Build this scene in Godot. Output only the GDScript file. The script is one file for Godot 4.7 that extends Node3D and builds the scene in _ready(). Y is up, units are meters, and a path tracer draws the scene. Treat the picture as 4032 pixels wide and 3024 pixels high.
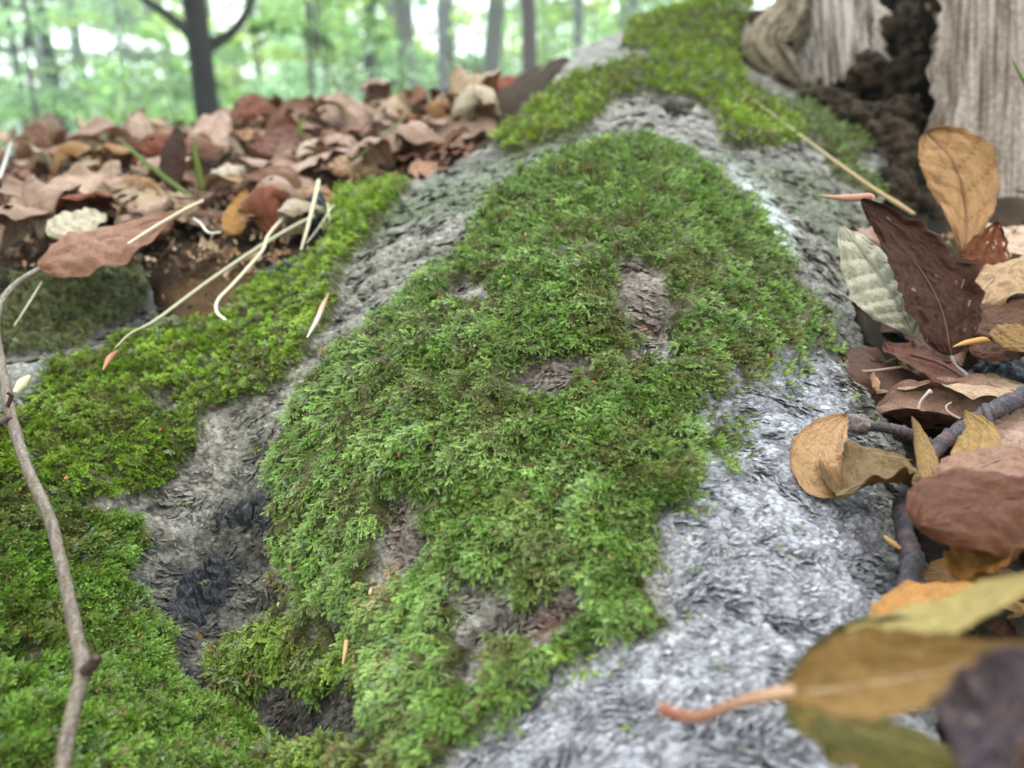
extends Node3D

# ---------- pose of the photograph ----------
const FOCAL := 3242.0          # focal length in pixels of the 4032 x 3024 photograph (50 degrees high)
const PITCH := -20.0
const EYE := Vector3(0, 0.30, 0)
var eye_basis := Basis(Vector3.RIGHT, deg_to_rad(PITCH))
var rng := RandomNumberGenerator.new()
var used := {}

# height field: world x, z -> y
const HX0 := -0.9
const HZ0 := -1.5
const HS := 0.002
const HW := 901
const HH := 801
var hf := PackedFloat32Array()

# masks on a 3 mm grid
const MX0 := -0.66
const MZ0 := -1.14
const MS := 0.003
const MW := 440
const MH := 380
var masks := {}

var n_big := noise(9.0, FastNoiseLite.TYPE_SIMPLEX_SMOOTH, 3, 3)
var n_mid := noise(38.0, FastNoiseLite.TYPE_SIMPLEX_SMOOTH, 3, 5)
var n_edge := noise(110.0, FastNoiseLite.TYPE_SIMPLEX_SMOOTH, 2, 7)
var n_fine := noise(420.0, FastNoiseLite.TYPE_SIMPLEX_SMOOTH, 2, 11)
var n_clump := noise(75.0, FastNoiseLite.TYPE_SIMPLEX_SMOOTH, 2, 13)
var n_flake := cells(170.0, FastNoiseLite.RETURN_DISTANCE2_SUB, 17)
var n_flakeid := cells(170.0, FastNoiseLite.RETURN_CELL_VALUE, 17)
var n_wrinkle := ridges(105.0, 29)
var n_scale := cells(420.0, FastNoiseLite.RETURN_DISTANCE, 23)
var M := {}

# ---------- small helpers ----------
func noise(freq: float, kind: int, octaves: int, seed_: int) -> FastNoiseLite:
	var n := FastNoiseLite.new()
	n.noise_type = kind
	n.frequency = freq
	n.seed = seed_
	n.fractal_type = FastNoiseLite.FRACTAL_FBM if octaves > 1 else FastNoiseLite.FRACTAL_NONE
	n.fractal_octaves = octaves
	return n

func cells(freq: float, ret: int, seed_: int) -> FastNoiseLite:
	var n := noise(freq, FastNoiseLite.TYPE_CELLULAR, 1, seed_)
	n.cellular_return_type = ret
	n.cellular_jitter = 1.0
	n.domain_warp_enabled = true
	n.domain_warp_frequency = freq * 0.9
	n.domain_warp_amplitude = 0.65 / freq
	n.domain_warp_fractal_type = FastNoiseLite.DOMAIN_WARP_FRACTAL_NONE
	return n

func ridges(freq: float, seed_: int) -> FastNoiseLite:
	var n := noise(freq, FastNoiseLite.TYPE_SIMPLEX_SMOOTH, 4, seed_)
	n.fractal_type = FastNoiseLite.FRACTAL_RIDGED
	n.fractal_gain = .6
	n.domain_warp_enabled = true
	n.domain_warp_frequency = 120.0
	n.domain_warp_amplitude = .004
	n.domain_warp_fractal_type = FastNoiseLite.DOMAIN_WARP_FRACTAL_NONE
	return n

func lin(r: float, g: float, b: float) -> Color:
	return Color(r, g, b)

func srgb(r: float, g: float, b: float) -> Color:
	return Color(r, g, b).linear_to_srgb()

func numbered(called: String) -> String:
	if not used.has(called):
		used[called] = 0
		return called
	used[called] += 1
	return "%s_%03d" % [called, used[called]]

func tag(o: Node3D, label: String, category: String, group := "", kind := "") -> Node3D:
	if label: o.set_meta("label", label)
	if category: o.set_meta("category", category)
	if group: o.set_meta("group", group)
	if kind: o.set_meta("kind", kind)
	return o

func thing(called: String, label: String, category: String, where := Vector3.ZERO, group := "") -> Node3D:
	var o := Node3D.new()
	o.name = numbered(called)
	o.position = where
	add_child(o)
	tag(o, label, category, group)
	return o

func put(called: String, mesh: Mesh, mat: Material, parent: Node = null) -> MeshInstance3D:
	var o := MeshInstance3D.new()
	o.name = numbered(called) if parent == null else called
	o.mesh = mesh
	if mat: o.material_override = mat
	(self if parent == null else parent).add_child(o, true)
	return o

# a point that the photograph shows at pixel (x, y), d metres ahead of the eye
func at(x: float, y: float, d: float) -> Vector3:
	return EYE + eye_basis * (Vector3((x - 2016.0) / FOCAL, -(y - 1512.0) / FOCAL, -1.0) * d)

# a little above the surface that shows at that pixel
func resting(x: float, y: float) -> Vector3:
	var p := hit(x, y)
	return p + (EYE - p).normalized() * .008 + HN(p.x, p.z) * .012

func pts(list: Array) -> PackedVector3Array:
	var out := PackedVector3Array()
	for p in list: out.append(p if p is Vector3 else at(p[0], p[1], p[2]) if p.size() > 2 else resting(p[0], p[1]))
	return out

# ---------- height field: thin-plate spline through surveyed points ----------
func survey() -> Array:
	return [
		# crest of the root, from the near end up to the stump
		[2000, 3000, .200], [2000, 2650, .223], [2000, 2300, .247], [2000, 1900, .272], [2000, 1500, .300], [2150, 1180, .345], [2250, 900, .405], [2400, 600, .50], [2550, 430, .61], [2600, 260, .73], [2720, 70, .90],
		[2200, 1470, .309], [2450, 1450, .312], [1850, 1520, .314], [2380, 1250, .324], [2520, 1050, .352], [2050, 1300, .328],
		# left shoulder of the root
		[1500, 1500, .325], [1700, 1150, .385], [1850, 850, .45], [1950, 640, .565], [2250, 280, .75], [2480, 150, .87], [1430, 940, .475], [1300, 1150, .425], [1650, 1850, .285], [1600, 2300, .262], [1550, 2700, .240], [1650, 3000, .215],
		[1150, 1600, .348], [1120, 1900, .322], [1150, 2200, .300], [1250, 2450, .280], [1330, 3000, .256], [1250, 2820, .284],
		# trough and left bulge
		[950, 1750, .352], [850, 2050, .338], [780, 2350, .320], [900, 2600, .305], [1050, 2800, .290], [640, 2650, .285], [750, 2950, .262], [450, 2300, .300], [520, 2800, .262], [300, 2050, .318], [100, 2500, .275], [250, 2950, .235], [500, 1800, .345], [150, 1750, .350], [700, 1550, .378], [350, 1500, .390], [900, 1350, .415], [50, 1480, .40],
		# hollow and earth bank
		[150, 1250, .455], [450, 1180, .475], [700, 1180, .475], [1000, 1080, .49], [1180, 960, .505], [1400, 800, .56],
		# litter bank on the left
		[300, 1000, .515], [50, 950, .54], [700, 900, .57], [300, 780, .68], [900, 640, .76], [1300, 660, .74], [1650, 600, .76], [600, 560, .95], [1100, 480, 1.02], [1600, 450, 1.05], [1950, 390, 1.10], [50, 730, .85], [-400, 900, .60], [-500, 1600, .38],
		# right flank of the root
		[2600, 1500, .302], [2900, 1230, .352], [3050, 950, .42], [2950, 680, .52], [3150, 640, .56], [3250, 1150, .40], [3330, 1450, .345], [3000, 1700, .285], [3300, 1900, .270], [2700, 2000, .252], [2700, 2500, .216], [3200, 2400, .225], [2700, 2950, .188], [3250, 2950, .185], [2850, 450, .66],
		# ledge under the stump
		[3200, 430, .78], [3350, 560, .70], [3450, 760, .60], [3550, 560, .78], [3150, 330, .86], [3600, 900, .57], [3950, 860, .60], [3050, 60, .92], [3600, 200, .92], [4000, 300, .90],
		# crevice on the right, below its leaves
		[3480, 1250, .425], [3550, 1560, .345], [3800, 1500, .375], [4000, 1150, .47], [3800, 1800, .320], [4050, 1900, .310], [3600, 2200, .262], [3950, 2400, .245], [3700, 2750, .205], [4200, 2900, .200], [4500, 1600, .37],
	]

func build_field() -> void:
	var px := PackedFloat64Array()
	var pz := PackedFloat64Array()
	var py := PackedFloat64Array()
	for s in survey():
		var p := at(s[0], s[1], s[2])
		px.append(p.x); pz.append(p.z); py.append(p.y)
	# anchors outside the frame
	for a in [[-.2, .10, .02], [.0, .13, .02], [.2, .10, .02], [-.6, .16, -.2], [.6, .20, -.2], [-.9, .22, -.7], [-.9, .18, -1.4], [0., .22, -1.45], [-.4, .21, -1.4], [.5, .30, -1.4], [.9, .30, -.9], [.85, .22, -.3]]:
		px.append(a[0]); py.append(a[1]); pz.append(a[2])
	var n := px.size()
	var w := n + 3
	var A: Array[PackedFloat64Array] = []
	for i in w:
		var row := PackedFloat64Array()
		row.resize(w + 1)
		if i < n:
			for j in n:
				var r2: float = (px[i] - px[j]) * (px[i] - px[j]) + (pz[i] - pz[j]) * (pz[i] - pz[j])
				row[j] = r2 * log(r2 + 1e-12) + (0.0008 if i == j else 0.0)
			row[n] = 1.0; row[n + 1] = px[i]; row[n + 2] = pz[i]; row[w] = py[i]
		else:
			for j in n: row[j] = 1.0 if i == n else (px[j] if i == n + 1 else pz[j])
		A.append(row)
	for c in w:
		var best := c
		for r in range(c + 1, w):
			if absf(A[r][c]) > absf(A[best][c]): best = r
		var t := A[c]; A[c] = A[best]; A[best] = t
		var pr := A[c]
		for r in range(c + 1, w):
			var f: float = A[r][c] / pr[c]
			if f != 0.0:
				var rr := A[r]
				for k in range(c, w + 1): rr[k] -= f * pr[k]
				A[r] = rr
	var sol := PackedFloat64Array()
	sol.resize(w)
	for c in range(w - 1, -1, -1):
		var s: float = A[c][w]
		for k in range(c + 1, w): s -= A[c][k] * sol[k]
		sol[c] = s / A[c][c]
	var cw := 151
	var ch := 135
	var coarse := PackedFloat32Array()
	coarse.resize(cw * ch)
	for j in ch:
		var z: float = HZ0 + (HH - 1) * HS * j / (ch - 1)
		for i in cw:
			var x: float = HX0 + (HW - 1) * HS * i / (cw - 1)
			var y: float = sol[n] + sol[n + 1] * x + sol[n + 2] * z
			for k in n:
				var dx: float = x - px[k]
				var dz: float = z - pz[k]
				var r2: float = dx * dx + dz * dz + 1e-12
				y += sol[k] * r2 * log(r2)
			coarse[j * cw + i] = y
	# cubic upsampling to 2 mm
	hf.resize(HW * HH)
	for j in HH:
		var v: float = float(j) * (ch - 1) / (HH - 1)
		var j1 := clampi(int(v), 1, ch - 3)
		var fv: float = v - j1
		var line := PackedFloat32Array()
		line.resize(cw)
		for i in cw:
			line[i] = cubic_interpolate(coarse[j1 * cw + i], coarse[(j1 + 1) * cw + i], coarse[(j1 - 1) * cw + i], coarse[(j1 + 2) * cw + i], fv)
		for i in HW:
			var u: float = float(i) * (cw - 1) / (HW - 1)
			var i1 := clampi(int(u), 1, cw - 3)
			hf[j * HW + i] = cubic_interpolate(line[i1], line[i1 + 1], line[i1 - 1], line[i1 + 2], u - i1)

func H(x: float, z: float) -> float:
	var u := clampf((x - HX0) / HS, 0.0, HW - 1.001)
	var v := clampf((z - HZ0) / HS, 0.0, HH - 1.001)
	var i := int(u)
	var j := int(v)
	var fu := u - i
	var fv := v - j
	var k := j * HW + i
	return (hf[k] * (1.0 - fu) + hf[k + 1] * fu) * (1.0 - fv) + (hf[k + HW] * (1.0 - fu) + hf[k + HW + 1] * fu) * fv

func HN(x: float, z: float) -> Vector3:
	return Vector3(H(x - .003, z) - H(x + .003, z), .006, H(x, z - .003) - H(x, z + .003)).normalized()

# where the line of sight through a pixel meets the surface
func hit(x: float, y: float) -> Vector3:
	var d := .12
	while d < 1.5:
		var p := at(x, y, d)
		if p.y < H(p.x, p.z): break
		d += .004
	var a := d - .004
	for k in 6:
		var m := (a + d) * .5
		var q := at(x, y, m)
		if q.y < H(q.x, q.z): d = m
		else: a = m
	return at(x, y, d)

# ---------- masks: outlines laid on the surface, kept in world x, z ----------
func outline(list: Array) -> PackedVector2Array:
	var out := PackedVector2Array()
	for k in list.size():
		var a = list[k]
		var b = list[(k + 1) % list.size()]
		for s in 5:
			var p := hit(lerpf(a[0], b[0], s / 5.0), lerpf(a[1], b[1], s / 5.0))
			out.append(Vector2(p.x, p.z))
	return out

func paint(called: String, list: Array, value := 1.0, soft := 1) -> void:
	var poly := outline(list)
	var lo := poly[0]
	var hi := poly[0]
	for p in poly:
		lo = lo.min(p); hi = hi.max(p)
	if not masks.has(called):
		var z := PackedFloat32Array()
		z.resize(MW * MH)
		masks[called] = z
	var m: PackedFloat32Array = masks[called]
	for j in range(maxi(0, int((lo.y - MZ0) / MS)), mini(MH, int((hi.y - MZ0) / MS) + 2)):
		for i in range(maxi(0, int((lo.x - MX0) / MS)), mini(MW, int((hi.x - MX0) / MS) + 2)):
			if Geometry2D.is_point_in_polygon(Vector2(MX0 + i * MS, MZ0 + j * MS), poly): m[j * MW + i] = value
	masks[called] = m

func soften(called: String, times := 1) -> void:
	var m: PackedFloat32Array = masks[called]
	for t in times:
		var o := m.duplicate()
		for j in range(1, MH - 1):
			for i in range(1, MW - 1):
				var k := j * MW + i
				o[k] = (m[k] * 2.0 + m[k - 1] + m[k + 1] + m[k - MW] + m[k + MW]) / 6.0
		m = o
	masks[called] = m

func mask(m: PackedFloat32Array, x: float, z: float) -> float:
	var u := clampf((x - MX0) / MS, 0.0, MW - 1.001)
	var v := clampf((z - MZ0) / MS, 0.0, MH - 1.001)
	var i := int(u)
	var j := int(v)
	var fu := u - i
	var fv := v - j
	var k := j * MW + i
	return (m[k] * (1.0 - fu) + m[k + 1] * fu) * (1.0 - fv) + (m[k + MW] * (1.0 - fu) + m[k + MW + 1] * fu) * fv

# how thick the moss stands at a point, in metres, for a softened cover value c
func cushion(x: float, z: float, c: float) -> float:
	var e: float = smoothstep(.42, 1.0, c + n_edge.get_noise_2d(x, z) * .5)
	return e * (.0028 + .0050 * (.5 + .75 * n_clump.get_noise_2d(x, z) + .3 * n_edge.get_noise_2d(x + 5.0, z)))

# ---------- materials ----------
func noise_tex(freq: float, kind: int, octaves: int, seed_: int, lo: float, hi: float, size := 1024, ret := -1) -> NoiseTexture2D:
	var n := noise(freq, kind, octaves, seed_)
	if ret >= 0:
		n.cellular_return_type = ret
		n.domain_warp_enabled = true
		n.domain_warp_frequency = freq * .8
		n.domain_warp_amplitude = .9 / freq
	var t := NoiseTexture2D.new()
	t.width = size
	t.height = size
	t.seamless = true
	t.noise = n
	var g := Gradient.new()
	g.colors = PackedColorArray([Color(lo, lo, lo), Color(hi, hi, hi)])
	t.color_ramp = g
	return t

func mat(c: Color, rough := .8, vertex := true, spec := .2) -> StandardMaterial3D:
	var m := StandardMaterial3D.new()
	m.albedo_color = c
	m.roughness = rough
	m.vertex_color_use_as_albedo = vertex
	m.cull_mode = BaseMaterial3D.CULL_DISABLED
	m.metallic_specular = spec
	return m

func tri(m: StandardMaterial3D, scale_: float, albedo: Texture2D, relief: Texture2D, cm: float) -> StandardMaterial3D:
	m.uv1_triplanar = true
	m.uv1_world_triplanar = true
	m.uv1_scale = Vector3.ONE * scale_
	m.albedo_texture = albedo
	if relief:
		m.heightmap_enabled = true
		m.heightmap_texture = relief
		m.heightmap_scale = cm
	return m

# thin flaking scales: each with its own tone, dark joints between them, and the relief to match
func flake_textures() -> Array:
	var size := 1024
	var imgs := []
	for k in 3:
		var n := noise(.046 if k < 2 else .06, FastNoiseLite.TYPE_CELLULAR if k < 2 else FastNoiseLite.TYPE_SIMPLEX_SMOOTH, 1 if k < 2 else 4, 61)
		n.cellular_return_type = FastNoiseLite.RETURN_CELL_VALUE if k == 0 else FastNoiseLite.RETURN_DISTANCE2_SUB
		if k < 2:
			n.domain_warp_enabled = true
			n.domain_warp_frequency = .05
			n.domain_warp_amplitude = 16.0
			n.domain_warp_fractal_octaves = 3
		var im := n.get_seamless_image(size, size)
		im.convert(Image.FORMAT_L8)
		imgs.append(im.get_data())
	var tone: PackedByteArray = imgs[0]
	var joint: PackedByteArray = imgs[1]
	var fine: PackedByteArray = imgs[2]
	var a := PackedByteArray()
	var b := PackedByteArray()
	a.resize(size * size)
	b.resize(size * size)
	for k in size * size:
		var t: float = tone[k] / 255.0
		var f: float = fine[k] / 255.0
		var e: float = minf(joint[k] / 255.0 * 5.0, 1.0)
		var w: float = clampf(e + (f - .5) * .9, 0., 1.)
		a[k] = int(255.0 * clampf((.76 + .24 * t) * (.56 + .44 * w) * (.82 + .32 * f), 0., 1.))
		b[k] = int(255.0 * clampf(.5 * t * w + .25 * w + .3 * f, 0., 1.))
	return [ImageTexture.create_from_image(Image.create_from_data(size, size, false, Image.FORMAT_L8, a)), ImageTexture.create_from_image(Image.create_from_data(size, size, false, Image.FORMAT_L8, b))]

func materials() -> void:
	var fine := noise_tex(.03, FastNoiseLite.TYPE_SIMPLEX_SMOOTH, 5, 31, .42, 1.0)
	var scaly := noise_tex(.035, FastNoiseLite.TYPE_CELLULAR, 2, 32, 0.0, 1.0, 1024, FastNoiseLite.RETURN_DISTANCE2_SUB)
	var grain := noise_tex(.05, FastNoiseLite.TYPE_SIMPLEX_SMOOTH, 5, 33, 0.0, 1.0)
	var flaky := flake_textures()
	M.bark = tri(mat(Color.WHITE, .55), 8.0, flaky[0], flaky[1], .06)
	M.bark.uv1_scale = Vector3(5.2, 10., 10.)
	M.bark.metallic_specular = .28
	M.soil = tri(mat(Color.WHITE, .95), 9.0, fine, grain, .10)
	M.crust = tri(mat(Color.WHITE, .45, true, .35), 14.0, fine, scaly, .06)
	M.wood = tri(mat(Color.WHITE, .85), 7.0, fine, grain, .05)
	M.trunk = tri(mat(Color.WHITE, .9), 2.0, fine, grain, 1.0)
	M.twig = tri(mat(Color.WHITE, .6, true, .3), 30.0, fine, grain, .02)
	M.moss = mat(Color.WHITE, .40, true, .4)
	M.moss.backlight_enabled = true
	M.moss.backlight = Color(.5, .5, .5)
	M.leaf = mat(Color(.90, .86, .82), .6)
	M.leaf.metallic_specular = .3
	M.leaf.backlight_enabled = true
	M.leaf.backlight = Color(.7, .55, .38)
	var net := noise_tex(.045, FastNoiseLite.TYPE_CELLULAR, 3, 41, .6, 1.0, 1024, FastNoiseLite.RETURN_DISTANCE2_SUB)
	net.color_ramp.offsets = PackedFloat32Array([0.0, .16, .5, 1.0])
	net.color_ramp.colors = PackedColorArray([Color(.66, .62, .58), Color(.86, .84, .82), Color(.96, .95, .94), Color(1, 1, 1)])
	M.leaf.albedo_texture = net
	M.leaf.uv1_scale = Vector3(1.6, 1.6, 1)
	M.leaf.heightmap_enabled = true
	M.leaf.heightmap_texture = noise_tex(.05, FastNoiseLite.TYPE_CELLULAR, 2, 42, 0.0, 1.0, 512, FastNoiseLite.RETURN_DISTANCE)
	M.leaf.heightmap_scale = .045
	M.stalk = mat(Color.WHITE, .6)
	M.green = mat(Color.WHITE, .55)
	M.green.backlight_enabled = true
	M.green.backlight = Color(1.2, 1.2, 1.2)
	M.web = mat(Color.WHITE, .6)

# ---------- the root's bark and the ground ----------
func grid_mesh(nx: int, nz: int, place: Callable) -> ArrayMesh:
	# place(i, j) returns [position, colour]
	var v := PackedVector3Array()
	var c := PackedColorArray()
	v.resize(nx * nz)
	c.resize(nx * nz)
	for j in nz:
		for i in nx:
			var r: Array = place.call(i, j)
			v[j * nx + i] = r[0]
			c[j * nx + i] = r[1]
	return sheet(nx, nz, v, c)

func sheet(nx: int, nz: int, v: PackedVector3Array, c: PackedColorArray, keep := PackedByteArray(), uv := PackedVector2Array()) -> ArrayMesh:
	var nrm := PackedVector3Array()
	nrm.resize(nx * nz)
	for j in nz:
		var ju := maxi(j - 1, 0) * nx
		var jd := mini(j + 1, nz - 1) * nx
		for i in nx:
			var a: Vector3 = v[j * nx + mini(i + 1, nx - 1)] - v[j * nx + maxi(i - 1, 0)]
			var b: Vector3 = v[jd + i] - v[ju + i]
			nrm[j * nx + i] = a.cross(b).normalized()
	var idx := PackedInt32Array()
	for j in nz - 1:
		for i in nx - 1:
			var k := j * nx + i
			if keep.size() and not (keep[k] and keep[k + 1] and keep[k + nx] and keep[k + nx + 1]): continue
			idx.append(k); idx.append(k + nx); idx.append(k + 1)
			idx.append(k + 1); idx.append(k + nx); idx.append(k + nx + 1)
	return pack(v, nrm, c, idx, uv)

func pack(v: PackedVector3Array, n: PackedVector3Array, c: PackedColorArray, idx: PackedInt32Array, uv := PackedVector2Array()) -> ArrayMesh:
	var a := []
	a.resize(Mesh.ARRAY_MAX)
	a[Mesh.ARRAY_VERTEX] = v
	a[Mesh.ARRAY_NORMAL] = n
	a[Mesh.ARRAY_COLOR] = c
	if uv.size(): a[Mesh.ARRAY_TEX_UV] = uv
	a[Mesh.ARRAY_INDEX] = idx
	var m := ArrayMesh.new()
	m.add_surface_from_arrays(Mesh.PRIMITIVE_TRIANGLES, a)
	return m

const NX := 860
const NZ := 880
func build_root(parent: Node3D) -> void:
	var v := PackedVector3Array()
	var c := PackedColorArray()
	var keep := PackedByteArray()
	v.resize(NX * NZ)
	c.resize(NX * NZ)
	keep.resize(NX * NZ)
	var root: PackedFloat32Array = masks.root
	var moss: PackedFloat32Array = masks.moss
	var film: PackedFloat32Array = masks.film
	var pale: PackedFloat32Array = masks.pale
	var cool: PackedFloat32Array = masks.cool
	var red: PackedFloat32Array = masks.red
	var dark: PackedFloat32Array = masks.dark
	var pit: PackedFloat32Array = masks.pit
	for j in NZ:
		var z: float = -.07 * pow(1.10 / .07, float(j) / (NZ - 1))
		var half: float = .065 + .60 * -z
		for i in NX:
			var x: float = half * (2.0 * i / (NX - 1) - 1.0)
			var k := j * NX + i
			var y := H(x, z)
			var p := Vector3(x, y, z)
			if mask(root, x, z) + n_mid.get_noise_2d(x, z) * .25 < .35:
				v[k] = p - Vector3(0, .006, 0)
				continue
			keep[k] = 1
			var mm := mask(moss, x, z)
			var th := cushion(x, z, mm)
			var big := n_big.get_noise_3dv(p)
			var mid := n_mid.get_noise_3dv(p)
			var q := Vector3(x, y * .8, z * .75)
			var fl := n_flake.get_noise_3dv(q)
			var id := n_flakeid.get_noise_3dv(q)
			var sc := n_scale.get_noise_3dv(p)
			var fi := n_fine.get_noise_3dv(p)
			var bare: float = 1.0 - smoothstep(0.0, .003, th)
			var wr := n_wrinkle.get_noise_3d(x * .6 + z * .25, y, z - x * .15)
			var line := smoothstep(-.1, .8, wr)
			var band := n_mid.get_noise_3d(x * .5 - z * .5, y * .6, z * 1.1 + x * .5)
			var d: float = mid * .0022 + big * .002 + bare * (clampf(fl + 1.0, 0.0, .3) * .0016 + id * .0006 + fi * .00015 - line * .0009 + band * .0012) + th
			var nn := Vector3(H(x - .004, z) - H(x + .004, z), .008, H(x, z - .004) - H(x, z + .004)).normalized()
			var hole := mask(pit, x, z)
			v[k] = p + nn * (d - hole * .012)
			var tone: float = clampf(.56 + .22 * id + .35 * mid + .4 * band + .2 * fi - line * .4, 0.0, 1.0)
			var col := lin(.075, .062, .052).lerp(lin(.43, .385, .325), tone)
			var cl := mask(cool, x, z)
			if cl > 0.0: col = col.lerp(lin(.145, .135, .15).lerp(lin(.50, .48, .525), clampf(.60 + .2 * id + .35 * mid + .5 * band + .2 * fi - line * .4, 0.0, 1.0)), cl)
			var pl := mask(pale, x, z)
			if pl > 0.0: col = col.lerp(lin(.66, .72, .68), clampf(pl + mid * .3, 0.0, 1.0) * .8)
			var f2: float = mask(film, x, z)
			if f2 > 0.0: col = col.lerp(lin(.10, .135, .05), clampf(f2 * (.75 + mid * .7 + id * .2), 0.0, .9))
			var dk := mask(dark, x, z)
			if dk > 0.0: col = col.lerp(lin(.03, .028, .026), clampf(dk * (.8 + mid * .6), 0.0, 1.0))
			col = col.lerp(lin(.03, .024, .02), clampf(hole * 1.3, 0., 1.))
			var rd := mask(red, x, z)
			if rd > 0.0: col = col.lerp(lin(.24, .11, .08).lerp(lin(.12, .06, .05), clampf(.5 + id * .5, 0., 1.)), clampf(rd * (.85 + mid * .4), 0., 1.))
			if th > 0.0: col = col.lerp(lin(.06, .085, .015).lerp(lin(.11, .085, .03), clampf(.5 + fi, 0.0, 1.0)), 1.0 - bare)
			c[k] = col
	put("bark_root", sheet(NX, NZ, v, c, keep), M.bark, parent)

# thin loose scales of bark, each lifted along one side
func bark_flakes(parent: Node3D) -> void:
	var kinds := []
	for q in 6:
		var r := RandomNumberGenerator.new()
		r.seed = 500 + q
		var v := PackedVector3Array()
		var c := PackedColorArray()
		for j in 4:
			for i in 7:
				var a := i / 3.0 - 1.0
				var b := j / 1.5 - 1.0
				var w := sqrt(maxf(0.06, 1.0 - a * a)) * (1.0 + r.randf_range(-.45, .45))
				v.append(Vector3(a * (1.0 + r.randf_range(-.2, .2)) + b * .2, .26 * smoothstep(-.2, 1.0, b) * (1.0 - .6 * a * a) * r.randf_range(.5, 1.3) - .10 * absf(a) - .10, -b * w * .42 + .14 * a * a + r.randf_range(-.06, .06)))
				c.append(Color.WHITE)
		kinds.append(sheet(7, 4, v, c))
	var lists := [[], [], [], [], [], []]
	var z := -.14
	while z > -.75:
		var sp: float = .0024 * clampf(-z / .28, .8, 2.0) * .8
		var half: float = .05 + .58 * -z
		var x := -half
		while x < half:
			var qx := x + rng.randf() * sp
			var qz := z + rng.randf() * sp
			x += sp
			if mask(masks.root, qx, qz) < .6 or mask(masks.moss, qx, qz) > .3: continue
			var y := H(qx, qz)
			if n_clump.get_noise_3d(qx * .7 + 4.0, y, qz) + rng.randf_range(-.45, .45) < -.06: continue
			var nn := HN(qx, qz)
			var turn := PI * .92 + n_mid.get_noise_2d(qx, qz + 6.0) * 2.2 + rng.randf_range(-.5, .5)
			var t := Vector3(cos(turn), 0, sin(turn)).slide(nn).normalized()
			var l := (.0008 + .0034 * pow(rng.randf(), 2.2)) * clampf(-z / .28, .8, 1.5)
			var bs := Basis(t * l, nn * l * rng.randf_range(.5, 1.3), t.cross(nn) * l * rng.randf_range(.5, 1.0))
			var cl := mask(masks.cool, qx, qz)
			var k := clampf(.5 + n_mid.get_noise_3d(qx * .5 - qz * .5, y * .6, qz * 1.1 + qx * .5) * .6 + rng.randf_range(-.22, .22), 0., 1.)
			var col := lin(.10, .085, .07).lerp(lin(.46, .41, .345), k).lerp(lin(.165, .155, .172).lerp(lin(.52, .50, .545), k), cl)
			col = col.lerp(lin(.10, .13, .05), mask(masks.film, qx, qz) * .8).lerp(lin(.03, .028, .027), mask(masks.dark, qx, qz) * .85).lerp(lin(.2, .09, .07), mask(masks.red, qx, qz) * .7)
			var mid := n_mid.get_noise_3d(qx, y, qz)
			lists[rng.randi() % 6].append([Transform3D(bs, Vector3(qx, y, qz) + nn * (mid * .0022 + n_big.get_noise_3d(qx, y, qz) * .002 + .0001)), col])
		z -= sp
	for q in 6: scatter("bark_flakes", kinds[q], M.bark, lists[q], parent)

func ground_y(x: float, z: float) -> float:
	var far: float = maxf(0.0, Vector2(x * .9, z).length() - 1.25)
	var fall: float = .30 * far / (1.0 + .018 * far)
	var y := H(x, z) if far < 1.5 else 0.0
	var base: float = .245 - fall * .55 - .5 * smoothstep(0.0, 10.0, far) + n_big.get_noise_2d(x * .03, z * .03) * .4 * smoothstep(2.0, 12.0, far)
	return lerpf(y, base, smoothstep(0.0, 1.0, far)) if far > 0.0 else y

func build_ground() -> void:
	var root: PackedFloat32Array = masks.root
	var earth: PackedFloat32Array = masks.earth
	var n := 300
	var f := func(i: int, j: int) -> Array:
		# a fan that reaches from the camera's foot to the far wood
		var r: float = .06 * pow(90.0 / .06, float(j) / (n - 1))
		var a: float = lerpf(-2.6, 2.6, float(i) / (n - 1))
		var x := sin(a) * r
		var z := -cos(a) * r
		var y := ground_y(x, z)
		var m1 := n_mid.get_noise_2d(x, z)
		var near: float = 1.0 - smoothstep(.8, 3.0, r)
		if r < 1.2: y -= .004 + .03 * smoothstep(.35, .7, mask(root, x, z))
		y += (m1 * .006 + n_clump.get_noise_2d(x, z) * .003) * near
		var col := lin(.035, .025, .016).lerp(lin(.10, .06, .035), clampf(.5 + .8 * m1 + .4 * n_fine.get_noise_2d(x, z), 0., 1.))
		if r < 1.2: col = col.lerp(lin(.20, .115, .05).lerp(lin(.09, .055, .03), clampf(.5 + n_clump.get_noise_2d(x, z), 0., 1.)), mask(earth, x, z))
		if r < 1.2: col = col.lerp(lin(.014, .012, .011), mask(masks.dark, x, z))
		if r > 2.0: col = col.lerp(lin(.07, .09, .03), smoothstep(2.0, 6.0, r) * clampf(.5 + n_big.get_noise_2d(x * .06, z * .06) * 1.4, 0., 1.))
		return [Vector3(x, y, z), col]
	var o := put("forest_floor", grid_mesh(n, n, f), M.soil)
	tag(o, "dark earth of the forest floor under the leaf litter", "ground", "", "structure")

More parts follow.
